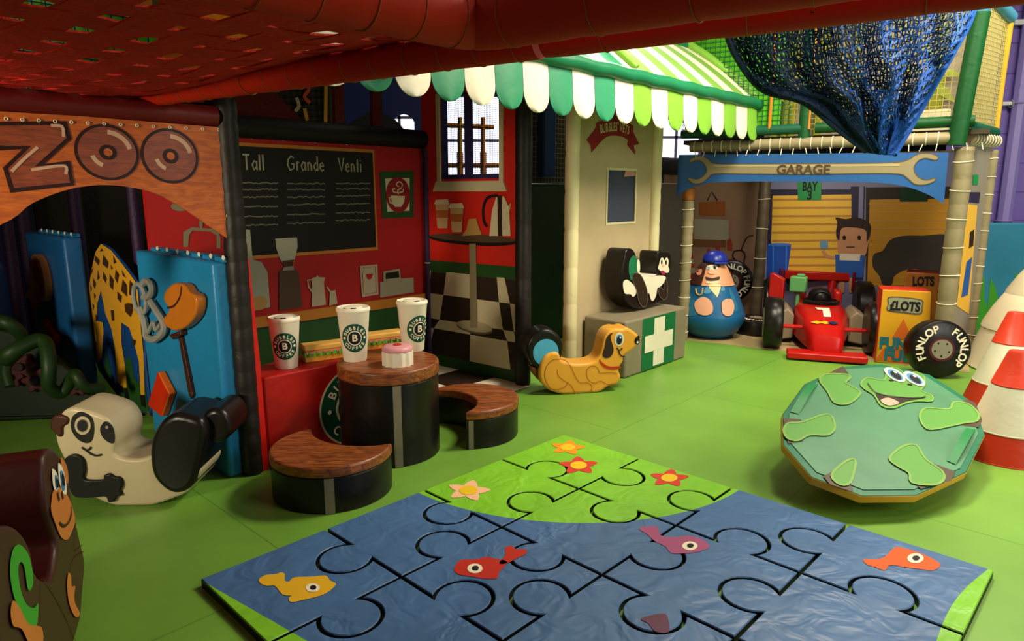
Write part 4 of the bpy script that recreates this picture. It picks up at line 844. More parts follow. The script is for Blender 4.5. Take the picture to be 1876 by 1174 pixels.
mb = MB(); mb.prism(FP, FP.px(smooth(Pq([(200, 720), (230, 655), (300, 640), (365, 680), (385, 780), (380, 860), (540, 865), (560, 820), (610, 815), (640, 835), (700, 850), (720, 910), (700, 960), (715, 1000), (670, 1010), (650, 1050), (600, 1060), (570, 1010), (450, 1020), (300, 1010), (240, 900)]), 4)), -.01, .02, mat('black_soft', '0c0a09', .45)); mb.build('arm', pan, bevel=.008, seg=3)
# monkey
Mq = lambda pts: zm(0, 800, 3.14, pts)
mp_ = Vector((-1.66, 2.45, 0)); FMk = Frame(mp_, (-.4, .9))
bo = smooth(Mq([(262, 100), (300, 62), (335, 85), (375, 150), (400, 250), (420, 380), (440, 480), (465, 600), (490, 720), (478, 900), (462, 1100), (440, 1230), (380, 1400), (200, 1500), (-100, 1500), (-300, 1300), (-330, 1000), (-220, 700), (-80, 540), (0, 508), (80, 505), (140, 560), (180, 650), (200, 760), (240, 810), (290, 820), (320, 720), (330, 600), (300, 500), (275, 400), (262, 250)]), 4)
mk = rocker('monkey_rocker', FMk, bo, .42, mat('monkey_front_print', '40281a', .45), brown_red, 'brown monkey-shaped soft rocker at the lower left frame edge')
mb = MB(); peach = mat('monkey_face_print', 'c07434', .5)
pal(FMk, Mq([(300, 310), (330, 290), (370, 325), (400, 380), (425, 480), (400, 560), (380, 592), (345, 580), (310, 500), (285, 420), (290, 350)]), peach, .004, mb)
pal(FMk, Mq([(345, 120), (370, 150), (385, 200), (388, 260), (375, 262), (350, 190)]), peach, .003, mb)
for pts in ([(290, 190), (310, 200), (325, 240), (330, 290), (310, 310), (295, 280)], [(325, 155), (350, 180), (370, 260), (372, 330), (350, 320), (330, 250)]): pal(FMk, Mq(pts), whitep, .005, mb)
for pts in ([(305, 225), (318, 235), (325, 285), (310, 300)], [(335, 200), (355, 220), (362, 300), (345, 300)]): pal(FMk, Mq(pts), mat('iris_blue', '4c88b8', .4), .007, mb)
for pts in ([(308, 240), (318, 250), (322, 288), (312, 290)], [(340, 215), (352, 235), (356, 280), (345, 280)]): pal(FMk, Mq(pts), blackp, .009, mb)
for pts in ([(318, 320), (330, 370)], [(343, 315), (352, 358)]): mb.stroke(FMk, FMk.px(Mq(pts)), .015, brown, .007)
mb.stroke(FMk, smooth(FMk.px(Mq([(330, 495), (355, 515), (385, 490), (400, 440), (398, 400)])), 4, False), .010, brown, .007); mb.build('face_print', mk)
mb = MB(); sp_ = FMk.px(smooth(Mq([(163, 884), (180, 850), (180, 790), (162, 700), (132, 645), (100, 622), (70, 640), (52, 700), (48, 790), (60, 880), (83, 960), (118, 1040), (165, 1095), (200, 1098), (212, 965), (188, 985), (155, 978), (128, 940), (106, 870), (95, 790), (98, 738), (112, 722), (128, 745), (138, 800), (148, 870)]), 4)); mb.tris(fill2d(sp_), lambda a, b: FMk.at(a, b, .004), mat('green_spiral', '3c9a2c', .45)); mb.build('green_spiral', mk)
mb = MB(); pal(FMk, Mq([(60, 945), (100, 990), (150, 1080), (225, 1100), (228, 1200), (160, 1200), (110, 1110), (60, 1090), (45, 1010)]), peach, .006, mb)
pal(FMk, Mq([(385, 785), (400, 800), (405, 860), (425, 860), (420, 910), (425, 960), (450, 1010), (445, 1035), (420, 1030), (390, 960), (378, 860)]), peach, .004, mb); mb.build('paw_print', mk)
mb = MB()
for st in ([(345, 590), (430, 520), (425, 650), (470, 620)], [(400, 780), (420, 700), (475, 660)], [(232, 815), (225, 1100), (225, 1200)], [(240, 815), (300, 900), (380, 1050), (430, 1180)]): mb.stroke(FMk, smooth(FMk.px(Mq(st)), 4, False), .004, brown_red, .003)
mb.build('limb_outline_print', mk)

# ------------------------------------------------------------------ garage
PGg = FG.px
ga = thing('garage_banner', FG.at(1.1, 1.5), 'blue garage banner with a long spanner and arched lower edge', 'banner')
arch_ = smooth([(1244, 362), (1262, 348), (1300, 336), (1360, 333), (1440, 333), (1530, 333), (1610, 335), (1660, 342), (1700, 356), (1729, 373)], 4, False)
mb = MB(); mb.prism(FG, PGg(arch_+[(1738, 280), (1500, 282), (1249, 284)]), .07, .085, mat('banner_blue', '265894', .5, .06)); mb.build('banner_sheet', ga)
FGb = Frame(FG.at(0, 0, .085), Gx); PB = FGb.px; ZG = lambda pts: PB(zm(1220, 250, 2.731, pts))
mb = MB(); spn = ZG(smooth([(118, 120), (140, 105), (180, 98), (215, 115), (245, 135), (400, 138), (700, 136), (1000, 134), (1160, 128), (1215, 115), (1260, 88), (1320, 84), (1362, 100), (1350, 118), (1300, 108), (1262, 122), (1240, 160), (1260, 200), (1300, 218), (1345, 208), (1345, 222), (1300, 240), (1245, 238), (1205, 205), (1160, 186), (1000, 184), (700, 188), (400, 186), (245, 186), (215, 205), (180, 232), (140, 236), (112, 215), (118, 205), (150, 214), (185, 200), (205, 170), (190, 135), (160, 118), (125, 130)], 3))
mb.tris(fill2d(spn), lambda a, b: FGb.at(a, b, .003), steelp); mb.stroke(FGb, spn, .008, mat('spanner_rim_print', '5c5038', .5), .004, closed=True)
mb.stroke(FGb, ZG([(240, 146), (600, 146), (1170, 142)]), .02, mat('spanner_light_print', 'a89a74', .5), .005); text_between(mb, FGb, 'GARAGE', zm(1220, 250, 2.731, [(556, 165)])[0], zm(1220, 250, 2.731, [(822, 165)])[0], .085, mat('letter_brown_print', '4c3c24', .5), .007, .03)
mb.build('spanner_print', ga)
longtube(FG.at(-.06, 1.93, .02), FG.at(FG.hit(1752, 270)[0], 1.93, .02), .05, tanpad, 'tan corded padded beam across the garage top', cord=cord_w, pitch=.085, cr=.005, seams=.3)
mb = MB(); p0 = gpr+Vector((0, 0, 1.93)); longtube(p0+Gs*.08, p0+Gs*.66, .05, tanpad, 'short tan corded beam on the garage side', cord=cord_w, pitch=.06, cr=.006)
# lace loops below the beam on the banner
mb = MB()
for i in range(24): a = .0+i*.10; mb.tube([FG.at(a, 1.885, .075), FG.at(a+random.uniform(-.02, .02), 1.83, .092)], .004, cord_w, 5)
mb.build('lace_loops', ga)
# garage backdrop
FBk = Frame(FG.at(0, 0, -1.32), Gx); PK = FBk.px; ZK = lambda pts: PK(zm(1220, 250, 2.731, pts))
bd = thing('garage_backdrop', FBk.at(1.4, 0), 'printed garage wall with yellow shutters, van silhouette and a cartoon mechanic', 'wall panel')
mb = MB(); KXR = FBk.hit(1748, 400)[0]; mb.fbox(FBk, -.8, KXR, 0, 1.9, -.03, 0, mat('taupe_print', '8c6c58', .6)); mb.build('panel_sheet', bd, sm=False)
mb = MB(); lil = mat('lilac_print', '7c7898', .6); pur = mat('dark_purple_print', '2c2440', .6); xL = ZK([(505, 240)])[0][0]; xR = KXR; mb.pl(FBk, [(xL, 0), (xR, 0), (xR, 1.88), (xL, 1.88)], lil, .002)
mb.pl(FBk, ZK([(508, 265), (930, 265), (990, 700), (508, 745)]), pur, .004); mb.pl(FBk, ZK([(925, 250), (995, 250), (985, 720), (920, 720)]), pur, .005); mb.pl(FBk, ZK([(1000, 255), (1450, 250), (1450, 720), (1000, 720)]), mat('brown_door_print', '2c2018', .6), .004)
mb.pl(FBk, ZK([(968, 245), (990, 245), (985, 420), (962, 420)]), lil, .007)
sh_ = mat('shutter_yellow', 'e8b43c', .5); sh2 = mat('shutter_stripe', 'b8803c', .5)
for x0, x1, y0, y1 in ((530, 928, 290, 705), (1015, 1440, 310, 745)):
    sy_ = sh_ if x0 < 600 else mat('shutter_yellow_shaded', 'b4801c', .5)  # right shutter is the same yellow with its shade put into the colour
    mb.pl(FBk, ZK([(x0+5, y0+6), (x1, y0), (x1, y1), (x0-8, y1)]), sy_, .008)
    for i in range(10): y = y0+22+i*41; (y+8 < y1) and mb.pl(FBk, ZK([(x0+2, y), (x1, y-2), (x1, y+8), (x0+2, y+10)]), sh2, .010)
mb.build('shutter_print', bd)
mb = MB(); vn = mat('van_silhouette_print', '302a24', .7)  # flat dark van silhouette, part of the print
pal(FBk, zm(1220, 250, 2.731, [(1040, 590), (1085, 570), (1120, 520), (1180, 498), (1280, 496), (1440, 505), (1440, 700), (1250, 660), (1150, 690), (1130, 740), (1085, 740), (1070, 700), (1035, 650)]), vn, .012, mb); mb.build('van_print', bd)
mb = MB(); bb = mat('barrel_blue_print', '1c4cb0', .45); mb.pl(FBk, ZK([(510, 540), (628, 540), (600, 750), (505, 750)]), bb, .012); mb.pl(FBk, [(x, y) for x, y in ZK(ell(570, 541, 58, 8, 20))], mat('barrel_top_print', '3c78d8', .45), .0135)
for x in (535, 600): mb.pl(FBk, ZK([(x, 548), (x+8, 548), (x+4, 745), (x-2, 745)]), mat('barrel_top_print', '3c78d8', .45), .0135)
mb.build('barrel_print', bd)
mb = MB(); sk = mat('cartoon_skin_print', 'c08864', .55); hr_ = mat('cartoon_hair_print', '2c1814', .6)
mb.pl(FBk, ZK(smooth([(860, 450), (1015, 450), (1015, 520), (995, 600), (950, 600), (870, 598), (858, 530)], 3)), sk, .014)
pal(FBk, zm(1220, 250, 2.731, [(850, 405), (900, 412), (960, 405), (1020, 435), (1022, 490), (1005, 525), (1000, 470), (940, 455), (880, 460), (868, 520), (852, 490), (858, 430)]), hr_, .016, mb)
for x in (893, 968): mb.pl(FBk, ZK(ell(x, 506, 9, 12, 12)), blackp, .016)
mb.stroke(FBk, ZK([(905, 553), (945, 553)]), .012, hr_, .016)
mb.pl(FBk, ZK([(848, 590), (995, 595), (985, 705), (850, 705)]), mblue, .015); mb.pl(FBk, ZK([(870, 585), (975, 588), (970, 622), (870, 618)]), mat('shirt_print', 'd8ccc0', .6), .017)
mb.stroke(FBk, smooth(ZK([(850, 605), (810, 600), (785, 570)]), 4, False), .035, sk, .014); mb.pl(FBk, ZK([(775, 560), (770, 530), (790, 518), (810, 520), (812, 560)]), mat('rag_print', '6c98b8', .6), .016)
for x in (880, 930): mb.pl(FBk, ZK([(x-15, 700), (x+15, 700), (x+12, 780), (x-12, 780)]), sk, .014)
mb.build('mechanic_print', bd)
mb = MB(); mb.pl(FBk, ZK([(660, 228), (778, 228), (778, 318), (662, 318)]), mat('bay_sign_green', '1c8c48', .5), .018); mb.pl(FBk, ZK([(1170, 260), (1310, 260), (1308, 325), (1170, 325)]), mat('bay_sign_dark', '0c3018', .5), .018)
text_between(mb, FBk, 'BAY', zm(1220, 250, 2.731, [(686, 250)])[0], zm(1220, 250, 2.731, [(762, 248)])[0], .10, blackp, .022, .03); text_between(mb, FBk, '3', zm(1220, 250, 2.731, [(708, 293)])[0], zm(1220, 250, 2.731, [(732, 293)])[0], .10, blackp, .022, .03); mb.build('bay_sign_print', bd)
ZL = lambda pts: PK(zm(1220, 330, 5.105, pts))
mb = MB(); mb.pl(FBk, ZL([(100, 110), (265, 110), (265, 370), (100, 370)]), mat('dim_red_print', '541410', .6), .004); mb.pl(FBk, ZL([(100, 370), (160, 370), (150, 1100), (90, 1100)]), mat('ochre_strip_print', '8c5014', .6), .005)
mb.pl(FBk, ZL([(265, 360), (590, 370), (590, 560), (265, 555)]), mat('white_board_print', '948c78', .6), .006); mb.pl(FBk, ZL([(310, 210), (555, 195), (555, 330), (320, 330)]), mat('sign_board_print', '8c4c1c', .6), .008); mb.pl(FBk, ZL([(240, 550), (560, 560), (560, 625), (235, 620)]), mat('shelf_print', '6c4424', .6), .007)
mb.stroke(FBk, ZL([(390, 190), (430, 110), (485, 190)]), .012, blackp, .008)
for x, y, w_, h_ in ((600, 545, 22, 110), (490, 600, 18, 80), (405, 640, 14, 60)): mb.pl(FBk, ZL([(x-w_*.4, y), (x+w_*.4, y), (x+w_, y+h_*.4), (x+w_, y+h_), (x-w_, y+h_), (x-w_, y+h_*.4)]), mat('dim_red_bottle', '8c2c20', .6), .009)
rc, wc = mat('cone_red_print', 'a02818', .6), mat('cone_white_print', 'a09884', .6)
for i, (y0, y1) in enumerate(((670, 735), (735, 780), (780, 820), (820, 870), (870, 945))): w0, w1 = 6+(y0-670)*.17, 6+(y1-670)*.17; mb.pl(FBk, ZL([(242-w0, y0), (242+w0, y0), (242+w1, y1), (242-w1, y1)]), rc if i % 2 == 0 else wc, .009)
for st in ([(820, 518), (770, 530), (735, 580), (705, 660)], [(640, 665), (700, 655), (740, 690), (730, 770), (700, 780), (630, 720), (640, 665)]): mb.stroke(FBk, smooth(ZL(st), 3, False), .016, mat('trolley_print', '2c1410', .6), .010)
mb.build('workshop_print', bd)
# garage side sheet with print
FSd = Frame(gpr, Gs); sd = thing('garage_side_panel', FSd.at(.4, 0), 'narrow grey garage side panel with a yellow shutter print', 'wall panel')
mb = MB(); mb.fbox(FSd, .07, .58, 0, 1.88, -.02, 0, mat('side_grey_print', '8c8478', .6)); mb.build('panel_sheet', sd, sm=False)
mb = MB(); mb.pl(FSd, FSd.px([(1772, 374), (1790, 376), (1774, 575), (1752, 560)]), sh_, .003); mb.pl(FSd, FSd.px([(1777, 352), (1795, 352), (1793, 372), (1774, 370)]), pur, .003); mb.pl(FSd, FSd.px([(1782, 320), (1792, 320), (1791, 338), (1781, 338)]), mat('bay_sign_green', '1c8c48', .5), .004)
mb.pl(FSd, FSd.px([(1776, 425), (1784, 420), (1782, 450), (1774, 455)]), hr_, .005); mb.pl(FSd, FSd.px([(1770, 480), (1780, 470), (1772, 540), (1760, 545)]), mblue, .005); mb.build('side_print', sd)

# mechanic weeble
wp = Vector((2.09, 7.0, 0)); wr = .345
wb_ = thing('mechanic_wobble_toy', wp, 'round-bottomed blue mechanic wobble toy with a cap at the garage door', 'wobble toy')
blu_dk = vinyl('wobble_blue_vinyl', '1a5c8c', .35); prof = [(.10, 0), (.19, .015), (.28, .08), (.33, .17), (wr, .25), (wr*.985, .262), (wr*.95, .30), (wr*.84, .40), (wr*.72, .50), (wr*.64, .57)]
mb = MB(); mb.lathe(wp, prof, blu_dk, 48); bod = mb.build('body', wb_)
skinv = vinyl('skin_vinyl', 'd0946c', .45, .05); mb = MB(); mb.lathe(wp, [(wr*.66, .565), (wr*.64, .57), (wr*.54, .65), (wr*.42, .73), (wr*.34, .77), (wr*.2, .80)], skinv, 40); mb.build('head', wb_)
mb = MB(); fa = math.atan2(-wp.y, -wp.x)
def wsurf(z):                                  # body radius at height z
    pr = prof+[(wr*.54, .65), (wr*.42, .73), (wr*.34, .77), (wr*.2, .80)]
    for (r0, z0), (r1, z1) in zip(pr, pr[1:]):
        if z0 <= z <= z1 and z1 > z0: return r0+(r1-r0)*(z-z0)/(z1-z0)
    return wr*.2
def wob(off):
    def f(x, z): r_ = wsurf(z)+off; s_ = max(-1, min(1, x/r_)); a = fa+math.asin(s_); return Vector((wp.x+r_*cos(a), wp.y+r_*sin(a), z))
    return f
def WZ(pts):                                   # zoomed photo coordinates to (x, z) on the toy's front
    F = Frame((wp.x, wp.y-.22, 0), (cos(fa+pi/2), sin(fa+pi/2), 0)); o_ = []
    for u_, v_ in zm(1240, 450, 6.52, pts): a, b = F.hit(u_, v_); o_.append((a, b))
    return o_
def wdec(name, items):
    mb = MB()
    for k, (pts, m_, off) in enumerate(items): mb.tris(fill2d(WZ(smooth(pts, 3)), .03), wob(off), m_)
    return mb.build(name, wb_)
hairm = mat('brown_hair', '3c1a10', .6)
mb = MB(); mb.lathe((wp.x, wp.y, .0), [(wr*.67, .565), (wr*.56, .65), (wr*.45, .73), (wr*.36, .78), (wr*.1, .82)], hairm, 40)
# keep the back half of the hair only
ff = []; mm_ = []
for f, m_ in zip(mb.f, mb.m):
    cc = sum((Vector(mb.v[i]) for i in f), Vector())/len(f)
    dd = math.atan2(cc.y-wp.y, cc.x-wp.x)-fa; dd = (dd+pi) % (2*pi)-pi
    if dd > 1.4 or dd < -.5 or cc.z > .80: ff.append(f); mm_.append(m_)
mb.f = ff; mb.m = mm_; mb.build('hair', wb_)
mb = MB(); capm = vinyl('cap_blue_vinyl', '1c2c8c', .3); mb.lathe((wp.x+.01, wp.y-.01, .785), [(.115, 0), (.13, .02), (.115, .07), (.07, .11), (.01, .125)], capm, 30)
mb.box((wp.x+.03, wp.y-.12, .79), (.14, .09, .02), capm); mb.build('cap', wb_, bevel=.006)
wdec('fringe_print', [([(370, 215), (560, 225), (600, 260), (570, 262), (540, 238), (450, 240), (405, 262), (395, 320), (380, 300), (360, 250)], hairm, .014)])
wdec('face_print', [([(440, 255), (560, 235), (555, 290), (440, 295)], whitep, .004), ([(515, 255), (545, 262), (540, 290), (518, 285)], blackp, .006), ([(440, 262), (470, 262), (470, 290), (445, 290)], mat('iris_grey', '7c98a0', .5), .006), ([(455, 315), (490, 290), (545, 310), (540, 340), (490, 345), (455, 335)], mat('nose_print', 'e0a078', .5), .012),
    ([(420, 378), (500, 392), (588, 375), (582, 410), (510, 425), (440, 418)], choc, .006), ([(440, 425), (580, 425), (580, 450), (440, 450)], mat('chin_light_print', 'e8c89c', .5), .005), ([(300, 280), (340, 255), (375, 290), (365, 350), (320, 365), (300, 330)], mat('ear_print', 'd89070', .5), .010)])
wdec('overall_print', [([(150, 480), (230, 490), (250, 600), (250, 660), (100, 680), (90, 600)], mat('sleeve_teal_print', '2c6c8c', .5), .003), ([(110, 680), (280, 650), (310, 720), (340, 800), (200, 830), (120, 800)], mat('sleeve_teal_print', '2c6c8c', .5), .004), ([(700, 500), (760, 600), (810, 760), (770, 780), (720, 620)], mat('sleeve_teal_print', '2c6c8c', .5), .003),
    ([(450, 470), (600, 465), (565, 600), (545, 590)], mat('shirt_cream_print', 'e0cc98', .5), .004), ([(400, 540), (440, 485), (490, 545), (420, 570)], mat('collar_blue_print', '4c8cb0', .5), .005), ([(600, 530), (630, 480), (655, 530), (620, 540)], mat('collar_blue_print', '4c8cb0', .5), .005)])
wdec('fist', [([(300, 660), (370, 610), (450, 620), (505, 690), (500, 780), (420, 810), (330, 790), (290, 720)], mat('fist_print', 'd89c7c', .5), .012), ([(620, 660), (680, 630), (740, 650), (765, 730), (740, 810), (680, 825), (625, 790), (612, 720)], mat('fist_print', 'd89c7c', .5), .012)])
mb = MB(); q = WZ([(300, 520), (310, 570), (345, 590), (380, 570), (385, 505)]); F0 = wob(.008)
for (x0, z0), (x1, z1) in zip(q, q[1:]): mb.tube([F0(x0, z0), F0(x1, z1)], .008, mat('brass_print', 'b89048', .4), 6)
mb.build('wrench_print', wb_)

# tyres
def tyre(c, ax, R_, w, label, letters=True, grp=None, txt='FUNLOP', start=None):
    c = Vector(c); ax = Vector(ax).normalized(); t = thing('tyre_toy', c-Vector((0, 0, R_)) if abs(ax.z) < .5 else c-Vector((0, 0, w/2)), label, 'tyre', grp)
    mb = MB(); mb.lathe(c-ax*w/2, [(R_*.3, 0), (R_*.88, 0), (R_*.97, w*.08), (R_, w*.25), (R_, w*.75), (R_*.97, w*.92), (R_*.88, w), (R_*.3, w)], black, 44, ax=ax); mb.build('tread', t)
    X = Vector((0, 0, 1)).cross(ax); X = X.normalized() if X.length > .1 else Vector((1, 0, 0)); Y = ax.cross(X).normalized(); F = Frame(c+ax*w/2, X, Y)
    mb = MB(); mb.pl(F, ell(0, 0, R_*.42, R_*.42, 32), mat('hub_dark_red', '4c1014', .5), .003); mb.pl(F, ell(0, 0, R_*.34, R_*.34, 32), mat('hub_grey', '84806c', .5), .005)
    for i in range(5): a = i*2*pi/5+.9; mb.pl(F, ell(R_*.24*cos(a), R_*.24*sin(a), R_*.035, R_*.035, 10), blackp, .0065)
    mb.build('hub', t)
    if letters:
        mb = MB(); fn = lambda x, y: F.at(x, y, .004)
        for a in start: arc_text(mb, txt, R_*.36, R_*.70, a, fn, whitep, .03, step=.34)
        mb.build('lettering', t)
    return t
tp = zpt(1722, 694, 0); tax = Vector((-.12, -1, .1)).normalized()
tyre((tp.x, tp.y+.09, .238), tax, .236, .17, 'black soft tyre with cream circular lettering leaning on the fuel block', start=(radians(158), radians(8)), txt='FUNLOP')
tb1 = Frame(FG.at(0, 0, -.75), Gx); a = tb1.hit(1390, 560); tyre(tb1.at(a[0], .085), (0, 0, 1), .24, .17, 'black tyre lying flat inside the garage behind the wobble toy', start=(radians(-60), radians(200)))
tb2 = Frame(FG.at(0, 0, -1.15), Gx); a = tb2.hit(1340, 500); c_ = tb2.at(a[0], 0); tyre((c_.x, c_.y, .50), (-.25, -1, 0), .24, .16, 'black lettered tyre propped up behind the wobble toy cap', start=(radians(90), radians(-30)))

# racing car
cax = Vector((Gx.x, Gx.y, 0)); cay = Vector((-.18, -.985, 0)).normalized()     # across / forwards
cc0 = zpt(1512, 660, 0); cax = Vector((-cay.y, cay.x, 0))*-1; cay = Vector((-.33, -.944, 0)).normalized(); cax = Vector((.944, -.33, 0)).normalized()
FCar = lambda y: Frame(cc0-cay*y, cax)
car = thing('racing_car', cc0-cay*.7, 'red soft racing car with a white number one, nose towards us', 'toy car')
carred = vinyl('car_red_vinyl', 'b01410', .3); car_rd2 = vinyl('car_dark_red_vinyl', '6c0c0c', .35)
def cpt(x, y, z): p = cc0+cax*x-cay*y; return Vector((p.x, p.y, z))
secs = [(.0, .10, .11, .03, .13), (.04, .13, .14, .03, .22), (.25, .16, .17, .03, .28), (.50, .21, .23, .03, .36), (.68, .24, .26, .03, .40), (1.0, .24, .27, .03, .42), (1.3, .19, .23, .03, .40), (1.5, .12, .14, .05, .34)]
mb = MB(); NS = 16
for (y, wt, wbm, z0, z1) in secs:
    for k in range(NS):
        a = 2*pi*k/NS; ca, sa = cos(a), sin(a); e = .55
        x = math.copysign(abs(ca)**e, ca); zz = math.copysign(abs(sa)**e, sa); w_ = (wt if zz > 0 else wbm)
        mb.v.append(tuple(cpt(x*w_, y, (z0+z1)/2+zz*(z1-z0)/2)))
for i in range(len(secs)-1):
    for k in range(NS): k2 = (k+1) % NS; mb.face((i*NS+k, i*NS+k2, (i+1)*NS+k2, (i+1)*NS+k), carred)
mb.face(list(range(NS))[::-1], carred); mb.face([(len(secs)-1)*NS+k for k in range(NS)], carred); cb_ = mb.build('body', car)
mb = MB(); mb.box(cpt(0, -.01, .045), (.66, .20, .06), carred, cax, -cay); mb.build('front_wing', car, bevel=.012)
mb = MB(); mb.box(cpt(0, 1.52, .60), (.66, .16, .09), carred, cax, -cay); mb.build('rear_wing', car, bevel=.012)
mb = MB(); [mb.box(cpt(sx*.36, 1.52, .56), (.03, .22, .2), car_rd2, cax, -cay) for sx in (-1, 1)]; mb.build('wing_end_plates', car, bevel=.006)
for sx in (-1, 1):
    mb = MB(); mb.tube([cpt(sx*.14, 1.35, .36), cpt(sx*.17, 1.5, .56)], .045, carred, 10); mb.build('wing_support', car)
    mb = MB(); q = [(0, .06), (.16, .03), (.16, .30), (.06, .36), (0, .30)]; F = Frame(cpt(sx*.25, .62, 0), cax*sx if sx > 0 else -cax); mb.prism(F, q, -.5 if sx > 0 else 0, 0 if sx > 0 else .5, mat('side_pod_grey', '8c7c64', .5)); mb.build('side_pod', car, bevel=.015)
for sx in (-1, 1):
    for y, R_ in ((.40, .25), (1.32, .29)):
        c = cpt(sx*.45, y, R_); mb = MB(); mb.lathe(c-cax*.085, [(R_*.35, 0), (R_*.9, 0), (R_, .03), (R_, .14), (R_*.9, .17), (R_*.35, .17)], black, 36, ax=cax); w_ = mb.build('wheel', car)
        mb = MB(); mb.ring(c+cax*sx*.086, cax, R_*.55, .008, mat('hub_grey', '84806c', .5), 20); mb.build('hub_ring', w_)
    mb = MB(); mb.tube([cpt(sx*.12, .40, .22), cpt(sx*.38, .40, .22)], .02, carred, 8); mb.build('axle', car)
mb = MB(); mb.lathe(cpt(0, .84, .38), [(.17, 0), (.175, .045), (.15, .055), (.14, .03)], black, 30, sx=1); mb.build('cockpit_rim', car)
mb = MB(); mb.lathe(cpt(0, .98, .36), [(.10, 0), (.115, .06), (.10, .13), (.06, .17), (.01, .185)], black, 26); mb.build('head_rest', car)
mb = MB(); mb.ring(cpt(0, .78, .46), -cay+Vector((0, 0, .4)), .07, .014, blackp, 20); mb.build('steering_wheel', car)
for sx in (-1, 1): mb = MB(); mb.box(cpt(sx*.17, 1.1, .44), (.08, .3, .14), carred, cax, -cay); mb.build('cockpit_side', car, bevel=.03, seg=3)
def oncar(x, y):                                 # top surface of the bonnet
    for (ya, a1, a2, a3, za), (yb, b1_, b2_, b3_, zb_) in zip(secs, secs[1:]):
        if ya <= y <= yb: t = (y-ya)/(yb-ya); return cpt(x, y, za+(zb_-za)*t+.006)
    return cpt(x, y, .4)
mb = MB(); fnc = lambda u_, v_: oncar(u_, .34+v_)
mb.tris(fill2d([(-.07, .26), (-.05, .205), (-.005, .205), (-.005, .06), (.06, .06), (.06, .26)], .05), fnc, whitep); mb.build('number_print', car)
mb = MB(); [mb.tris(fill2d([(x-.055, -.02), (x, -.05), (x+.055, -.02), (x, .012)]), lambda a, b, k=k: oncar(a, .30+b)+Vector((0, 0, .002*k)), m_) for k, (x, m_) in enumerate(((-.07, yellow), (0, yellow), (.07, navy)))]; mb.build('badge_print', car)
mb = MB(); gp_ = FG.at(0, 0, -.7); F = Frame(gp_, Gx); q = F.hit(1463, 520); rp = F.at(q[0], q[1])
mb.box((rp.x, rp.y, rp.z), (.16, .12, .16), vinyl('light_green_vinyl', '5c9c5c', .4), Gx, -Gb); mb.box((rp.x+.02, rp.y, rp.z+.09), (.08, .06, .03), vinyl('light_green_vinyl', '5c9c5c', .4), Gx, -Gb); mb.box((rp.x, rp.y, rp.z/2-.05), (.04, .04, rp.z-.1), vinyl('light_green_vinyl', '5c9c5c', .4)); tag(mb.build('green_soft_can', bevel=.015), 'small light green soft fuel can shape beside the rear wing', 'soft toy')
mb = MB(); q = F.hit(1422, 518); rp = F.at(q[0], q[1]); mb.prism(F, [(q[0]-.07, 0), (q[0]+.07, 0), (q[0]+.08, q[1]+.04), (q[0]-.03, q[1]+.10), (q[0]-.07, q[1]+.10)], -.08, 0, carred); tag(mb.build('red_soft_can', bevel=.012), 'small red soft can left of the green one behind the front wheel', 'soft toy')

# fuel pump block
fl = zpt(1603, 664, 0); FF = Frame(fl, (.93, -.36)); PF = FF.px
fb = thing('fuel_pump_block', FF.at(.2, 0), 'yellow and red soft petrol pump block with LOTS label', 'soft block')
tq = PF([(1617, 530), (1706, 540)]); FH = tq[0][1]; q0 = 0; q1 = PF([(1700, 690)])[0][0]
ppq = [(0, 0), (q1, 0), (tq[1][0], FH), (tq[0][0], FH)]
orv = vinyl('red_orange_vinyl', 'c4361c', .4); mb = MB(); mb.prism(FF, ppq, -.30, 0, mat('pump_yellow', 'c8921c', .45), side=orv, cap2=orv); mb.build('block', fb, bevel=.01)
ZF = lambda pts: PF(zm(1590, 500, 5.336, pts)); mb = MB()
mb.pl(FF, ZF(smooth([(200, 235), (350, 235), (530, 262), (535, 330), (515, 405), (350, 392), (190, 370), (195, 300)], 3)), mat('label_rim_print', '54503c', .5), .003); mb.pl(FF, ZF(smooth([(212, 245), (350, 247), (518, 272), (522, 330), (505, 392), (350, 380), (200, 358), (206, 300)], 3)), mat('label_grey_print', '8c8c70', .5), .005)
text_between(mb, FF, '\u00a3LOTS', zm(1590, 500, 5.336, [(215, 315)])[0], zm(1590, 500, 5.336, [(512, 332)])[0], .09, blackp, .008, .045); mb.build('price_label', fb)
mb = MB(); tri = ZF([(348, 448), (232, 640), (440, 655)]); mb.pl(FF, tri, mat('triangle_orange', 'c05c1c', .5), .003); mb.pl(FF, [(x, max(y, .008)) for x, y in ZF([(160, 730), (470, 700), (560, 900), (70, 850)])], mat('triangle_orange', 'c05c1c', .5), .003)
tealp = mat('teal_letter', '1c6478', .5); text_between(mb, FF, 'FUN', zm(1590, 500, 5.336, [(115, 680)])[0], zm(1590, 500, 5.336, [(375, 690)])[0], .11, tealp, .006, .05); text_between(mb, FF, 'FUEL', zm(1590, 500, 5.336, [(160, 795)])[0], zm(1590, 500, 5.336, [(500, 820)])[0], .11, tealp, .006, .05); mb.build('fuel_print', fb)
F = Frame(FG.at(0, 0, -.55), Gx); q = F.px([(1660, 498), (1722, 498)]); 
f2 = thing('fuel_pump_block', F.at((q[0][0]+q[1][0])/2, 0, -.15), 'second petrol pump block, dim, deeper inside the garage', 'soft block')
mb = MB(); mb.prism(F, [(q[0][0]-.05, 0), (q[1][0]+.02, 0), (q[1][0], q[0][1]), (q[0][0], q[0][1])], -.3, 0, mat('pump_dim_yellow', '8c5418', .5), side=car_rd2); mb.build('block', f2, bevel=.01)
mb = MB(); text_between(mb, F, 'LOTS', (1672, 515), (1712, 515), .09, blackp, .004, .05); mb.build('price_label', f2)

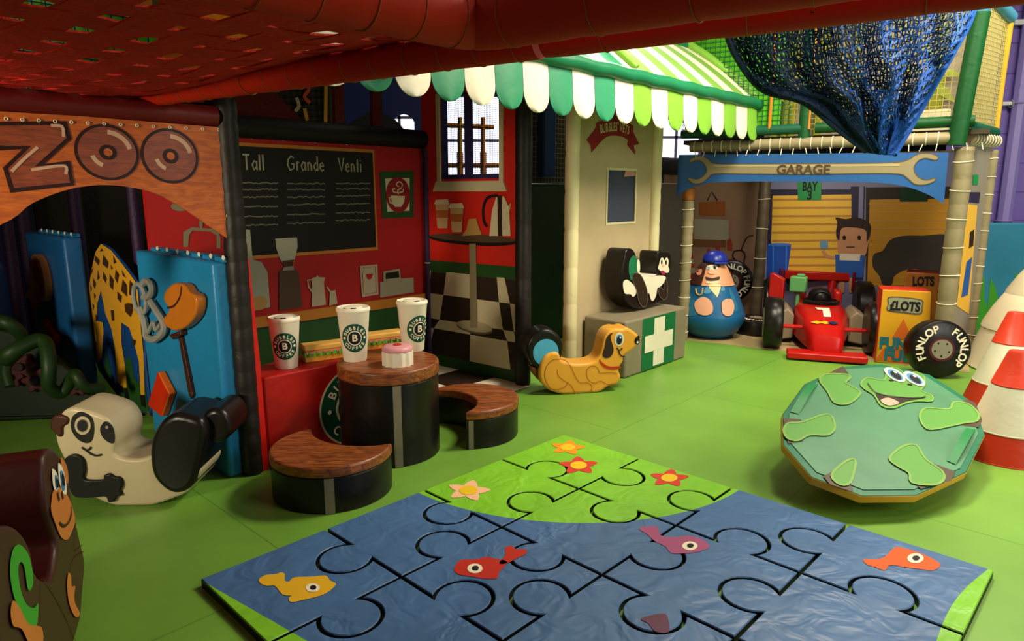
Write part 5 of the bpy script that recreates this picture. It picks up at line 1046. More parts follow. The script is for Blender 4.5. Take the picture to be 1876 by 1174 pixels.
# white padded tree
tpz = zpt(1880, 676, 0); tc0 = Vector((4.50, 5.62, 0)); wt_ = thing('white_padded_tree', tc0, 'white padded tree of stacked skirts, cropped by the right frame edge', 'soft tree')
wv_ = mat('tree_white_vinyl', 'dcd0b0', .5, .25, 5, .05)
for i, (z0, z1, r0, r1) in enumerate(((0, .42, .52, .42), (.34, .72, .44, .28), (.62, 1.0, .30, .12), (.9, 1.25, .17, .01))):
    mb = MB(); mb.lathe(tc0+Vector((0, 0, z0)), [(r0*.8, .03 if i else 0), (r0*.97, 0), (r0, .015), (r0*.97, .06), (r1+(r0-r1)*.55, (z1-z0)*.5), (r1, z1-z0-.04), (r1*.7, z1-z0)], wv_, 40); mb.build('skirt', wt_)
# cones
def cone(c, sc, label):
    t = thing('traffic_cone', c, label, 'traffic cone', 'soft traffic cones'); R0, R1, H = .235*sc, .05*sc, .62*sc
    bands = [(0, .26), (.26, .68), (.68, 1.0)]
    for i, (a, b) in enumerate(bands):
        ra, rb = R0+(R1-R0)*a, R0+(R1-R0)*b; m_ = orv if i % 2 == 0 else white
        pr = [(ra, a*H), (rb, b*H)] if i < 2 else [(ra, a*H), (rb, b*H-.012), (rb*.85, b*H)]
        mb = MB(); mb.lathe(c, [(ra*1.012, a*H), (ra*1.012, a*H+.006)]+[(r_, z_+.007 if z_ == a*H else z_) for r_, z_ in pr], m_, 36); mb.build('red_band' if i % 2 == 0 else 'white_band', t)
    return t
c1 = Vector((2.86, 3.72, 0)); cone(c1, 1.0, 'red and white soft traffic cone nearest us at the right edge')
c2 = Vector((3.50, 4.62, 0)); cone(c2, 1.1, 'red and white soft traffic cone behind the nearer cone')
# blue mural mat behind the tree
FMu = Frame((4.55, 6.95, 0), (1, -.12)); q = FMu.px([(1783, 408), (1900, 408)])
mu = thing('mural_mat', FMu.at(q[0][0]+1.1, 0), 'turquoise padded mural mat with green grass behind the white tree', 'wall mat')
mb = MB(); mb.fbox(FMu, q[0][0], q[0][0]+2.6, 0, q[0][1], -.08, 0, mat('turquoise_vinyl', '2c7c9c', .5, .08, 4, .15, 2)); mb.build('mat_body', mu, bevel=.015)
mb = MB(); gz = lambda pts: [(a, max(b, .01)) for a, b in FMu.px(zm(1590, 500, 5.336, pts))]
for k, pts in enumerate(([(1020, 650), (1030, 300), (1060, 100), (1110, -10), (1140, 60), (1140, 250), (1165, 340), (1200, 50), (1240, 120), (1270, 240), (1290, 650)], [(1430, 200), (1435, -5), (1470, 30), (1500, 200)], [(1005, 600), (1015, 420), (1060, 500), (1100, 620)])): mb.pl(FMu, gz(pts), mat('grass_green_print', '3c9424', .5), .003+k*.001)
mb.build('grass_print', mu)

# ------------------------------------------------------------------ frog rocker
fc = Vector((1.945, 3.60, .33)); tilt = radians(17); 
fy = Vector((.05, cos(tilt), sin(tilt))).normalized(); fx = Vector((1, -.04, -.075)).normalized(); fx = (fx-fy*fx.dot(fy)).normalized()
FFr = Frame(fc, fx, fy); fr = thing('frog_balance_disc', (fc.x, fc.y, 0), 'large tilted green balance disc with a smiling frog face', 'rocking toy')
FZm = lambda pts: FFr.px(zm(1380, 440, 2.349, pts))
olr = FZm([(125, 740), (220, 610), (385, 535), (550, 525), (760, 570), (950, 690), (1000, 830), (920, 990), (705, 1090), (470, 1092), (250, 1010), (128, 870)])
mb = MB(); teal_rim = mat('disc_rim_teal', '1c6c4c', .4, .08, 5, .05); mb.prism(FFr, olr, -.045, 0, teal_rim, side=orange_v, cap2=orange_v); mb.build('rim_board', fr, bevel=.006)
gx = sum(p[0] for p in olr)/12; gy2 = sum(p[1] for p in olr)/12
mb = MB(); mb.pl(FFr, [(gx+(x-gx)*.93, gy2+(y-gy2)*.93) for x, y in olr], mat('disc_green', '4e8460', .42, .12, 4, .12, 3), .004)
FFr_g = [(x, y) for x, y in olr]; mb.build('disc_surface', fr)
mb = MB(); cen = FFr.at(gx, gy2, -.045); low = cen.z
mb.lathe(FFr.at(gx, gy2, -.046), [(.43, 0), (.40, -.06), (.33, -.13), (.2, -.185), (.05, -.205)], orange_v, 40, ax=FFr.n); dome = mb.build('dome', fr)
dz = min(v[2] for v in mb.v); FROG_DZ = dz
mb = MB(); lg = mat('frog_green', '58943c', .5); lg2 = mat('frog_light_green', '74a044', .5); bp = mat('disc_brown', '4c3c2c', .5)
for pts in ([(280, 590), (385, 537), (418, 580), (400, 600), (300, 620)], [(128, 760), (205, 765), (215, 860), (150, 870)], [(860, 700), (920, 680), (955, 695), (985, 770), (970, 800), (880, 790)], [(680, 1030), (760, 950), (870, 990), (850, 1030), (720, 1065)], [(300, 1010), (340, 990), (430, 1060), (420, 1075), (330, 1045)]): mb = MB(); mb.pl(FFr, FZm(pts), bp, .006); mb.build('brown_patch', fr)
mb = MB()
for i, pts in enumerate(([(285, 600), (310, 575), (400, 575), (415, 590), (395, 610), (420, 625), (460, 655), (410, 700), (350, 698), (320, 650)], [(130, 815), (150, 785), (210, 780), (320, 745), (350, 800), (320, 835), (240, 835), (190, 860), (145, 850)], [(715, 760), (740, 720), (840, 725), (860, 695), (920, 700), (965, 740), (960, 775), (900, 785), (780, 810), (740, 805)], [(585, 935), (640, 885), (700, 880), (740, 940), (810, 990), (815, 1030), (770, 1050), (680, 1040), (670, 1000), (620, 970)], [(335, 1010), (380, 960), (425, 938), (438, 960), (415, 1040), (370, 1048)])):
    q = FZm(smooth(pts, 3)); mb = MB(); mb.pl(FFr, q, lg, .009); mb.stroke(FFr, q, .012, lg2, .011, closed=True); mb.build('leg_print', fr)
mb = MB(); q = FZm(smooth([(462, 615), (490, 590), (560, 600), (575, 560), (610, 545), (645, 570), (660, 590), (690, 565), (730, 580), (735, 620), (720, 645), (765, 665), (765, 690), (700, 690), (650, 700), (600, 720), (550, 710), (520, 665), (480, 640)], 3)); mb.pl(FFr, q, lg, .009); mb.stroke(FFr, q, .01, lg2, .011, closed=True)
pal(FFr, zm(1380, 440, 2.349, [(525, 655), (580, 670), (660, 675), (740, 675), (660, 690), (620, 705), (560, 705)]), choc, .012, mb); pal(FFr, zm(1380, 440, 2.349, [(545, 690), (580, 678), (625, 700), (580, 712)]), mat('tongue_pink', 'e0a08c', .5), .014, mb); mb.stroke(FFr, smooth(FZm([(490, 615), (525, 655), (600, 672), (700, 680), (740, 672)]), 4, False), .006, choc, .0145)
eye(mb, FFr, lambda p: zm(1380, 440, 2.349, p), 607, 578, 35, 30, .013); eye(mb, FFr, lambda p: zm(1380, 440, 2.349, p), 690, 595, 35, 30, .013)
for x, y in ((592, 602), (672, 620)): c = FZm([(x, y)])[0]; mb.pl(FFr, ell(c[0], c[1], .016, .008, 12), choc, .0135)
mb.build('face_print', fr)
for pts in ([(243, 610), (278, 618), (195, 745), (158, 735)], [(915, 805), (955, 812), (870, 962), (832, 945)]):
    mb = MB(); q = FZm(pts); P_ = [FFr.at(a, b, .006) for a, b in q]; n_ = 10; st_ = mat('strap_green', '1c7c40', .5)
    for i in range(n_):
        h0, h1 = .03*sin(pi*i/n_), .03*sin(pi*(i+1)/n_)
        a_, b_, c_, d_ = P_[0].lerp(P_[3], i/n_), P_[1].lerp(P_[2], i/n_), P_[1].lerp(P_[2], (i+1)/n_), P_[0].lerp(P_[3], (i+1)/n_); N_ = FFr.n
        mb.poly([a_+N_*h0, b_+N_*h0, c_+N_*h1, d_+N_*h1][::-1], st_); mb.poly([a_+N_*(h0+.003), b_+N_*(h0+.003), c_+N_*(h1+.003), d_+N_*(h1+.003)], st_)
    mb.build('carry_strap', fr)

# ------------------------------------------------------------------ puzzle mat of interlocking pieces
PO = Vector((.3200, 3.968, 0)); PA = radians(-43.9); PS = .5514
ei = Vector((cos(PA), sin(PA), 0)); ej = Vector((sin(PA), -cos(PA), 0))
PTH = .035
FP2 = Frame(PO, ei*PS, (0, 0, 1))
def pz(i, j, z=0): return PO+ei*(i*PS)+ej*(j*PS)+Vector((0, 0, z))
def invp(u_, v_):
    p = zpt(u_, v_, PTH)-PO; return (p.dot(ei)/PS, p.dot(ej)/PS)
# knob of each shared side: side between (i, j) cells; value +1 bulges toward larger index
KI = {(1, 0): +1, (2, 0): -1, (3, 0): -1, (1, 1): -1, (2, 1): +1, (3, 1): -1, (1, 2): -1, (2, 2): -1, (3, 2): +1, (1, 3): +1, (2, 3): -1, (3, 3): 1}
# from the photo: lines of constant j carry knobs along j, lines of constant i carry knobs along i
KJ = {(0, 1): +1, (1, 1): -1, (2, 1): -1, (3, 1): -1, (0, 2): 0, (1, 2): -1, (2, 2): -1, (3, 2): 1, (0, 3): 0, (1, 3): 0, (2, 3): 0, (3, 3): 0}
VI = {(1, 0): -1, (1, 1): +1, (1, 2): +1, (1, 3): +1, (2, 0): 0}
# sides of constant i (lines i=1..3) for row j -> knob along i; sides of constant j (lines j=1..3) for column i -> knob along j
SJ = {(0, 1): -1, (0, 2): +1, (0, 3): +1, (1, 1): +1, (2, 1): -1, (3, 1): -1, (1, 2): +1, (2, 2): +1, (1, 3): -1, (2, 3): -1, (3, 2): 1, (3, 3): 1}
SI = {(1, 0): +1, (2, 0): -1, (3, 0): -1, (1, 1): -1, (1, 2): -1, (1, 3): +1, (2, 1): +1, (3, 1): -1, (2, 2): -1, (2, 3): 1, (3, 2): -1, (3, 3): 1}
# photo lines running down-right are of constant j here swapped: (edge (0,k)-(1,k)) lies on line j=k in column 0
KR, KD = .20, .135
def side_pts(p, q, nx, ny, s):                 # from p to q with a knob toward s*(nx, ny)
    if s == 0: return [p]
    tx, ty = q[0]-p[0], q[1]-p[1]; mx, my = (p[0]+q[0])/2, (p[1]+q[1])/2
    h = math.asin(min(1, KD/KR)); pts = [p]; n = 20
    # circle centre KD outwards; arc from the line through the outside
    a0 = -pi/2-(pi/2-h)+0; 
    cxx, cyy = mx+nx*s*KD, my+ny*s*KD
    for k in range(n+1):
        a = (pi+h)-(pi+2*h)*k/n                  # measured from +t axis, sin positive = outwards
        pts.append((cxx+tx*KR*cos(a)+nx*s*KR*sin(a), cyy+ty*KR*cos(a)+ny*s*KR*sin(a)))
    return pts
def piece_outline(i, j):
    o_ = []
    o_ += side_pts((i, j), (i+1, j), 0, 1, SJ.get((i, j), 0) if j > 0 else 0)
    o_ += side_pts((i+1, j), (i+1, j+1), 1, 0, SI.get((i+1, j), 0) if i < 3 else 0)
    o_ += side_pts((i+1, j+1), (i, j+1), 0, 1, SJ.get((i, j+1), 0) if j < 3 else 0)
    o_ += side_pts((i, j+1), (i, j), 1, 0, SI.get((i, j), 0) if i > 0 else 0)
    return o_
def inset(pts, d):
    n = len(pts); s_ = 1 if area2(pts) > 0 else -1; out = []
    for k in range(n):
        a, b, c = pts[k-1], pts[k], pts[(k+1) % n]
        e1 = (b[0]-a[0], b[1]-a[1]); e2 = (c[0]-b[0], c[1]-b[1]); l1 = math.hypot(*e1) or 1; l2 = math.hypot(*e2) or 1
        n1 = (-e1[1]/l1*s_, e1[0]/l1*s_); n2 = (-e2[1]/l2*s_, e2[0]/l2*s_); m_ = (n1[0]+n2[0], n1[1]+n2[1]); dn = max(.35, (1+n1[0]*n2[0]+n1[1]*n2[1]))
        out.append((b[0]+m_[0]*d/dn, b[1]+m_[1]*d/dn))
    return out
def puzzle_mat():
    m = bpy.data.materials.new('puzzle_vinyl'); m.use_nodes = True; N = m.node_tree.nodes; L = m.node_tree.links; b = N['Principled BSDF']
    uv = N.new('ShaderNodeUVMap'); uv.uv_map = 'UVMap'; sep = N.new('ShaderNodeSeparateXYZ'); L.new(uv.outputs[0], sep.inputs[0])
    def mth(op, a, b_=None, c_=None):
        n = N.new('ShaderNodeMath'); n.operation = op
        for k, v in enumerate((a, b_, c_)):
            if v is None: continue
            if isinstance(v, (int, float)): n.inputs[k].default_value = v
            else: L.new(v, n.inputs[k])
        return n.outputs[0]
    X, Y = sep.outputs[0], sep.outputs[1]
    d = mth('SQRT', mth('ADD', mth('MULTIPLY', X, X), mth('MULTIPLY', Y, Y)))
    w1 = mth('GREATER_THAN', d, 2.07)
    bx_ = mth('SUBTRACT', mth('ADD', 3.82, mth('MULTIPLY', mth('SINE', mth('MULTIPLY', Y, 2.6)), -.05)), mth('MULTIPLY', Y, .06)); w2_ = mth('LESS_THAN', X, mth('ADD', bx_, .14))
    by_ = mth('SUBTRACT', 4.0, mth('MULTIPLY', mth('MINIMUM', X, 1.2), .16)); w3 = mth('LESS_THAN', Y, by_)
    f = mth('MULTIPLY', mth('MULTIPLY', w1, w2_), w3)
    mx_ = N.new('ShaderNodeMix'); mx_.data_type = 'RGBA'; L.new(f, mx_.inputs[0]); mx_.inputs[6].default_value = lin('78bc24'); mx_.inputs[7].default_value = lin('406694')
    tc = N.new('ShaderNodeTexCoord'); n = N.new('ShaderNodeTexNoise'); n.inputs['Scale'].default_value = 2.5; n.inputs['Detail'].default_value = 4; L.new(uv.outputs[0], n.inputs['Vector'])
    r = N.new('ShaderNodeMapRange'); r.inputs[1].default_value = .3; r.inputs[2].default_value = .7; r.inputs[3].default_value = .9; r.inputs[4].default_value = 1.1; L.new(n.outputs['Fac'], r.inputs[0])
    x2 = N.new('ShaderNodeMix'); x2.data_type = 'RGBA'; x2.blend_type = 'MULTIPLY'; x2.inputs[0].default_value = 1; L.new(mx_.outputs[2], x2.inputs[6]); L.new(r.outputs[0], x2.inputs[7]); L.new(x2.outputs[2], b.inputs['Base Color'])
    b.inputs['Roughness'].default_value = .45
    n2 = N.new('ShaderNodeTexNoise'); n2.inputs['Scale'].default_value = 3.2; n2.inputs['Detail'].default_value = 2; n2.inputs['Distortion'].default_value = 1.5; L.new(uv.outputs[0], n2.inputs['Vector'])
    p = N.new('ShaderNodeBump'); p.inputs['Strength'].default_value = .35; p.inputs['Distance'].default_value = .04; L.new(n2.outputs['Fac'], p.inputs['Height']); L.new(p.outputs['Normal'], b.inputs['Normal'])
    return m
PM_ = puzzle_mat(); pside = mat('puzzle_side_black', '0a0a0c', .5)
descr = {(0, 0): 'bright green puzzle mat piece at the far corner with an orange flower', (1, 0): 'green puzzle mat piece with a red flower, right side of the far corner', (0, 1): 'green puzzle mat piece next to the pale flower piece', (1, 1): 'green puzzle mat piece with blue edge in the middle of the far part',
 (0, 2): 'blue and green puzzle mat piece holding the left edge, second from the left corner', (0, 3): 'blue puzzle mat piece at the left corner with a yellow fish', (2, 0): 'blue and green puzzle mat piece on the right edge below the red flower', (3, 0): 'blue puzzle mat piece at the right corner with an orange fish',
 (2, 1): 'blue puzzle mat piece where the pink fish swims', (1, 2): 'blue puzzle mat piece holding the red fish tail', (1, 3): 'blue puzzle mat piece near the left with a round knob, below the yellow fish piece', (2, 2): 'blue puzzle mat piece in the middle of the nearest row of the mat',
 (3, 1): 'blue puzzle mat piece left of the orange fish piece with green edge', (2, 3): 'blue puzzle mat piece cut by the bottom frame edge, left', (3, 2): 'blue puzzle mat piece cut by the bottom frame edge, right'}
pieces = {}
for (i, j), lb in descr.items():
    ol_ = inset(piece_outline(i, j), .013); 
    if area2([(p[0], -p[1]) for p in ol_]) < 0: ol_ = ol_[::-1]
    top_ = inset(ol_, .006); mb = MB(); n = len(ol_)
    base = len(mb.v)
    for pts, z in ((ol_, .0), (ol_, PTH-.004), (top_, PTH)):
        for p in pts: mb.uv[len(mb.v)] = p; mb.v.append(tuple(pz(p[0], p[1], z)))
    for k in range(n):
        k2 = (k+1) % n; mb.face((k, k2, n+k2, n+k), pside); mb.face((n+k, n+k2, 2*n+k2, 2*n+k), PM_)
    # top cap as a fine triangulation so that it stays flat
    mb.face(range(2*n, 3*n), PM_)
    pieces[(i, j)] = tag(mb.build('puzzle_piece', sm=False), lb, 'puzzle mat', 'interlocking puzzle mat pieces')
FT = Frame((0, 0, PTH), (1, 0, 0), (0, 1, 0))
def on_mat(name, cell, items):
    mb = MB()
    for k, (pts, m_) in enumerate(items): mb.tris(fill2d([(zpt(u_, v_, PTH).x, zpt(u_, v_, PTH).y) for u_, v_ in pts]), lambda a, b, k=k: Vector((a, b, PTH+.002+.0015*k)), m_)
    return mb.build(name, pieces[cell], sm=False)
def flower(px_, py_, rx, ry, col, cell, rot=.3):
    pts = []
    for k in range(80):
        a = 2*pi*k/80; tt = ((2.5*a+rot)/pi) % 1; r_ = .52+.48*(1-2*min(tt, 1-tt))**1.15; pts.append((px_+rx*r_*cos(a), py_+ry*r_*sin(a)))
    on_mat('flower_print', cell, [(pts, col), (ell(px_, py_, rx*.40, ry*.42, 20), mat('flower_yellow', 'e0b81c', .5))])
flower(1040, 820, 34, 14, mat('flower_orange', 'e08c1c', .5), (0, 0), .3); flower(1060, 853, 38, 17, mat('flower_red', 'c8382c', .5), (0, 0), .9)
flower(1226, 876, 38, 17, mat('flower_red', 'c8382c', .5), (1, 0), .5); flower(858, 899, 42, 20, mat('flower_peach', 'e8b48c', .5), (0, 1), .2)
A5 = lambda pts: zm(360, 780, 2.535, pts); B5 = lambda pts: zm(1000, 780, 2.1416, pts)
def fish_eye(x, y, rx, ry): return [(ell(x, y, rx, ry, 18), whitep), (ell(x+1, y, rx*.45, ry*.5, 14), blackp)]
on_mat('fish_print', (0, 3), [(smooth(A5([(290, 715), (320, 695), (370, 690), (390, 682), (410, 690), (410, 720), (430, 725), (455, 705), (530, 702), (600, 697), (620, 720), (648, 738), (600, 780), (520, 805), (440, 820), (430, 800), (440, 790), (400, 785), (365, 745), (330, 745), (300, 735)]), 3), mat('fish_yellow', 'd8a820', .5))]+fish_eye(*A5([(540, 755)])[0], 13, 8))
on_mat('fish_print', (1, 2), [(smooth(A5([(1197, 665), (1225, 625), (1290, 622), (1350, 610), (1395, 620), (1440, 630), (1430, 655), (1405, 680), (1395, 710), (1330, 710), (1270, 700), (1215, 690)]), 3), mat('fish_red', 'b82818', .5))]+fish_eye(*A5([(1293, 665)])[0], 14, 9))
on_mat('fish_tail_print', (1, 2), [(smooth(A5([(1405, 640), (1435, 600), (1433, 570), (1460, 558), (1485, 575), (1530, 575), (1530, 595), (1480, 620), (1440, 640)]), 3), mat('fish_red', 'b82818', .5))])
on_mat('fish_print', (2, 1), [(smooth(B5([(365, 405), (400, 395), (440, 400), (450, 430), (500, 438), (560, 432), (610, 445), (643, 475), (600, 495), (540, 502), (490, 500), (470, 475), (430, 455), (395, 425)]), 3), mat('fish_mauve', '9c4c74', .5))]+fish_eye(*B5([(565, 473)])[0], 14, 8))
on_mat('fish_print', (3, 0), [(smooth(B5([(1245, 525), (1290, 525), (1330, 515), (1370, 478), (1420, 485), (1480, 505), (1530, 530), (1548, 548), (1520, 568), (1460, 562), (1400, 555), (1370, 548), (1345, 550), (1330, 568), (1290, 555), (1260, 545)]), 3), mat('fish_orange', 'cc5418', .5))]+fish_eye(*B5([(1450, 522)])[0], 15, 9))
on_mat('fish_tail_print', (2, 2), [(smooth(B5([(372, 760), (410, 745), (465, 738), (480, 760), (482, 810), (430, 808), (400, 775)]), 3), mat('fish_purple', '5c3048', .5))])

# ------------------------------------------------------------------ awning over the vet and cafe
ao = A0-Nn*.60; FAw = Frame(ao, U)
ka, kz = .05, 4.80; zt_ = 2.30; drop = .305
aw = thing('striped_awning', FAw.at(2.4, 2.2, .3), 'striped green and white awning with scalloped valance over the cafe and vet', 'awning')
mb = MB(); n = 90
mb.tube([FAw.at(ka+(kz-ka)*i/n, zt_+.004*sin(i*.9), 0) for i in range(n+1)], .052, green_tube, 16); mb.build('front_tube', aw)
pitch = (kz-ka-.05)/20
def canopy_pt(k, t): return FAw.at(k-.25*t, zt_+.05+.52*t+.03*sin(pi*t), -.04-.62*t)
mb = MB()
for i in range(24):
    k0 = ka+i*(kz-ka)/24; k1 = ka+(i+1)*(kz-ka)/24; right = i >= 14
    m_ = white if i % 2 else (mat('awning_lime', '78a448', .5) if right else teal_g)
    for t in range(8):
        a_, b_, c_, d_ = canopy_pt(k0, t/8), canopy_pt(k1, t/8), canopy_pt(k1, (t+1)/8), canopy_pt(k0, (t+1)/8); mb.poly([a_, b_, c_, d_], m_)
        z_ = Vector((0, 0, -.008)); mb.poly([d_+z_, c_+z_, b_+z_, a_+z_], m_)
mb.build('canopy', aw)
mb = MB(); mb.tube([canopy_pt(kz, t/8)+Vector((0, 0, .02)) for t in range(9)], .045, lime, 12); mb.tube([canopy_pt(kz-4.75*i/30, 1) for i in range(31)], .045, green_tube, 12); mb.tube([canopy_pt(2.74, t/8)+Vector((0, 0, .02)) for t in range(9)], .03, lime, 10); mb.build('frame_sleeves', aw)
for i in range(20):
    k0 = ka+i*pitch; w_ = pitch*(.985); mb = MB(); right = i >= 10
    m_ = white if i % 2 == 0 else (lime if right else teal_g)
    nr = 14; rows = []
    for r_ in range(nr+1):
        s_ = sin(pi/2*r_/nr); d_ = drop*s_; bend = random.uniform(-.004, .004)
        half = w_/2 if s_ < .62 else w_/2*math.sqrt(max(0, 1-((s_-.62)/.38)**2))
        row = [FAw.at(k0+pitch/2+half*x_, zt_-.03-d_, .01+.03*s_-.018*x_*x_*(.2+s_*.6)) for x_ in (-1, -.66, -.33, 0, .33, .66, 1)]
        rows.append(row)
    for off in (0, .006):
        b_ = len(mb.v)
        for row in rows: mb.v += [tuple(p-FAw.n*off) for p in row]
        for a in range(nr):
            for c in range(6):
                q = (b_+a*7+c, b_+(a+1)*7+c, b_+(a+1)*7+c+1, b_+a*7+c+1); mb.face(q if off == 0 else q[::-1], m_)
    mb.build('scallop', aw)

# ------------------------------------------------------------------ behind: gaps between the posts
FQ = FU(.95); 
mb = MB(); q = FQ.px([(940, 335), (1060, 345)]); mb.fbox(FQ, q[0][0], q[1][0], 0, q[0][1], -.06, 0, green_dk); tag(mb.build('padded_screen', bevel=.01), 'very dark green padded panel between the black and cream posts', 'padded panel')
mb = MB(); FQ2 = FU(1.3); q = FQ2.px([(950, 200), (1060, 200)]); mb.fbox(FQ2, q[0][0], q[1][0], 1.4, 3.2, -.03, 0, mat('grey_brown_panel', '4c4438', .8)); netting(mb, FQ2, q[0][0], q[1][0], 1.4, 3.2, .05, .003, mat('grey_net', '7c7c70', .7), .05); tag(mb.build('mesh_screen', sm=False), 'grey-brown netted panel above the dark green padding', 'mesh panel')
mb = MB(); q = FQ2.px([(975, 200), (997, 325)]); mb.fbox(FQ2, q[0][0], q[1][0], q[1][1], 3.2, .06, .16, blue_dk); tag(mb.build('hanging_bolster', bevel=.02), 'dark blue hanging strip between the black and cream posts', 'bolster')
FQ3 = FU(.6); q = FQ3.px([(1188, 340), (1245, 500)])
mb = MB(); mb.fbox(FQ3, q[0][0], q[1][0], 0, FQ3.hit(1210, 335)[1], -.04, 0, mat('grey_padded', '5c564c', .6, .3, 20)); tag(mb.build('padded_screen', bevel=.01), 'grey padded panel between the vet wall and the garage', 'padded panel')
mb = MB(); q = FQ3.px([(1150, 292), (1275, 292)]); mb.tube([FQ3.at(q[0][0], q[0][1]-.03, -.2), FQ3.at(q[1][0], q[0][1]-.03, -.2)], .10, mat('black_sleeve', '10141c', .5), 12); tag(mb.build('padded_tube'), 'black padded tube below the bright window beside the vet wall', 'padded tube')
# blue and orange climbing frame behind the window
cf = thing('climbing_frame', (-.5, 8.9, 0), 'orange and yellow climbing frame bars seen through the cafe window', 'climbing frame')
cfo = vinyl('frame_orange', 'c87c2c', .5)
FCf = Frame((0, 8.9, 0), (1, 0, 0))
for i, (p, q) in enumerate((((806, 229), (905, 233)), ((806, 303), (925, 303)), ((843, 215), (843, 330)), ((885, 215), (885, 330)))):
    a, b = FCf.hit(*p), FCf.hit(*q); mb = MB(); mb.tube([FCf.at(*a), FCf.at(*b)], .03, cfo if i != 2 else yellow, 8); mb.build('rail' if i < 2 else 'upright', cf)
mb = MB(); mb.tube([FCf.at(FCf.hit(843, 300)[0], 0), FCf.at(FCf.hit(843, 300)[0], 2.0)], .04, cfo, 8); mb.tube([FCf.at(FCf.hit(885, 300)[0], 0), FCf.at(FCf.hit(885, 300)[0], 2.0)], .04, cfo, 8); mb.build('legs', cf)
# upper deck beyond the cafe: dark arch and blue panel
FUd = Frame((0, 8.4, 0), (1, .1)); q = FUd.px([(628, 120), (775, 290)])
ud = thing('play_backdrop', FUd.at((q[0][0]+q[1][0])/2, 1.5), 'deep blue upper deck wall with an arched opening above the cafe', 'play panel')
cx_, cy_ = FUd.hit(740, 238); R_ = abs(FUd.hit(762, 238)[0]-cx_)
outl = [(q[0][0], q[1][1]-.3), (cx_-R_, q[1][1]-.3)]+[(cx_+R_*cos(a), cy_+R_*1.3*sin(a)) for a in [pi-pi*i/16 for i in range(17)]]+[(cx_+R_, q[1][1]-.3), (q[1][0]+.3, q[1][1]-.3), (q[1][0]+.3, q[0][1]+.5), (q[0][0], q[0][1]+.5)]
mb = MB(); mb.prism(FUd, outl, -.06, 0, mat('deck_blue', '14245c', .6)); mb.build('panel', ud)
mb = MB(); mb.prism(FUd, [(q[0][0]+.05, q[1][1]-.3)]+[(FUd.hit(690, 250)[0]+.45*cos(a), q[1][1]-.1+.62*sin(a)) for a in [pi-pi*i/20 for i in range(21)]]+[(q[1][0]-.3, q[1][1]-.3)], 0, .04, mat('dark_tent', '14141c', .7)); mb.build('tent_shape', ud)
mb = MB(); mb.fbox(FUd, q[0][0], q[1][0]+.3, 0, q[1][1]-.3, -.06, 0, mat('deck_blue', '14245c', .6)); mb.build('lower_board', ud)
mb = MB(); F = Frame((0, 7.6, 0), (1, .1)); q = F.px([(470, 110), (612, 235)]); mb.fbox(F, q[0][0], q[1][0], 0, q[0][1]+.4, -.04, 0, mat('dark_olive_panel', '2c2c18', .8)); netting(mb, F, q[0][0], q[1][0], q[1][1]-.3, q[0][1]+.4, .06, .004, mat('dark_net', '0c0c0a', .7), .04)
jp = tag(mb.build('jungle_panel', sm=False), 'dim olive netted panel with pale and orange scribbles above the cafe wall', 'play panel')
mb = MB(); F2_ = Frame((0, 7.6, 0), (1, .1)); 
for pts, m_ in (([(560, 150), (568, 165), (560, 178), (570, 190)], mat('dim_orange', 'a03c14', .6)), ([(545, 180), (550, 195), (543, 205)], mat('dim_cream', '8c8464', .6)), ([(600, 120), (598, 232)], mat('dim_amber', 'a0701c', .6)), ([(560, 200), (565, 222)], mat('dim_amber', 'a0701c', .6))): mb.stroke(F2_, smooth(F2_.px(pts), 4, False), .035, m_, .06)
mb.build('scribble_print', jp)
mb = MB(); q = FZ.hit(300, 175); p0 = FU(1.0).at(-1.5, 2.15); mb.fbox(FU(.9), -1.9, .02, 1.95, 2.5, -.03, 0, grass); netting(mb, FU(.9), -1.9, .02, 1.95, 2.5, .06, .003, navy, .03); tag(mb.build('green_net_panel', sm=False), 'small bright green netted panel above the zoo arch', 'mesh panel')

# ------------------------------------------------------------------ netted upper deck above the garage
ZD = 1.98; HD = 3.75
dk = thing('upper_deck', FG.at(1.1, ZD, -.6), 'netted upper play deck with green rails above the garage', 'play deck')
mb = MB(); mb.fbox(FG, -.15, 2.35, ZD-.02, ZD+.02, -1.3, -.03, mat('deck_board', '3c3424', .7)); mb.build('deck_floor', dk, sm=False)
for a0_, a1_, lb in ((-.16, .95, 0), (1.06, 2.24, 1)):
    mb = MB(); mb.tube([FG.at(a0_, 2.06, 0), FG.at(a1_, 2.06, 0)], .045, green_post if lb else vinyl('teal_padding', '14543c', .5, .3), 12); mb.build('bottom_rail', dk)
xs = [FG.hit(x, 230)[0] for x in (1474, 1745)]
mb = MB(); mb.tube([FG.at(xs[0], 1.9, .0), FG.at(xs[0], 3.6, 0)], .05, green_post, 14); mb.build('deck_post', dk)
mb = MB(); a = FG.hit(1752, 262); b = FG.hit(1797, 25); mb.tube([FG.at(a[0], a[1]-.02, .03), FG.at(b[0], b[1], .03)], .066, green_post, 14); mb.build('deck_post', dk)
mb = MB(); c = FG.hit(1825, -60); mb.tube([FG.at(b[0], b[1]-.02, .03), FG.at(b[0]+.03, HD, .03)], .06, vinyl('teal_blue_padding', '2c7490', .45), 14); mb.build('post_cap_sleeve', dk)
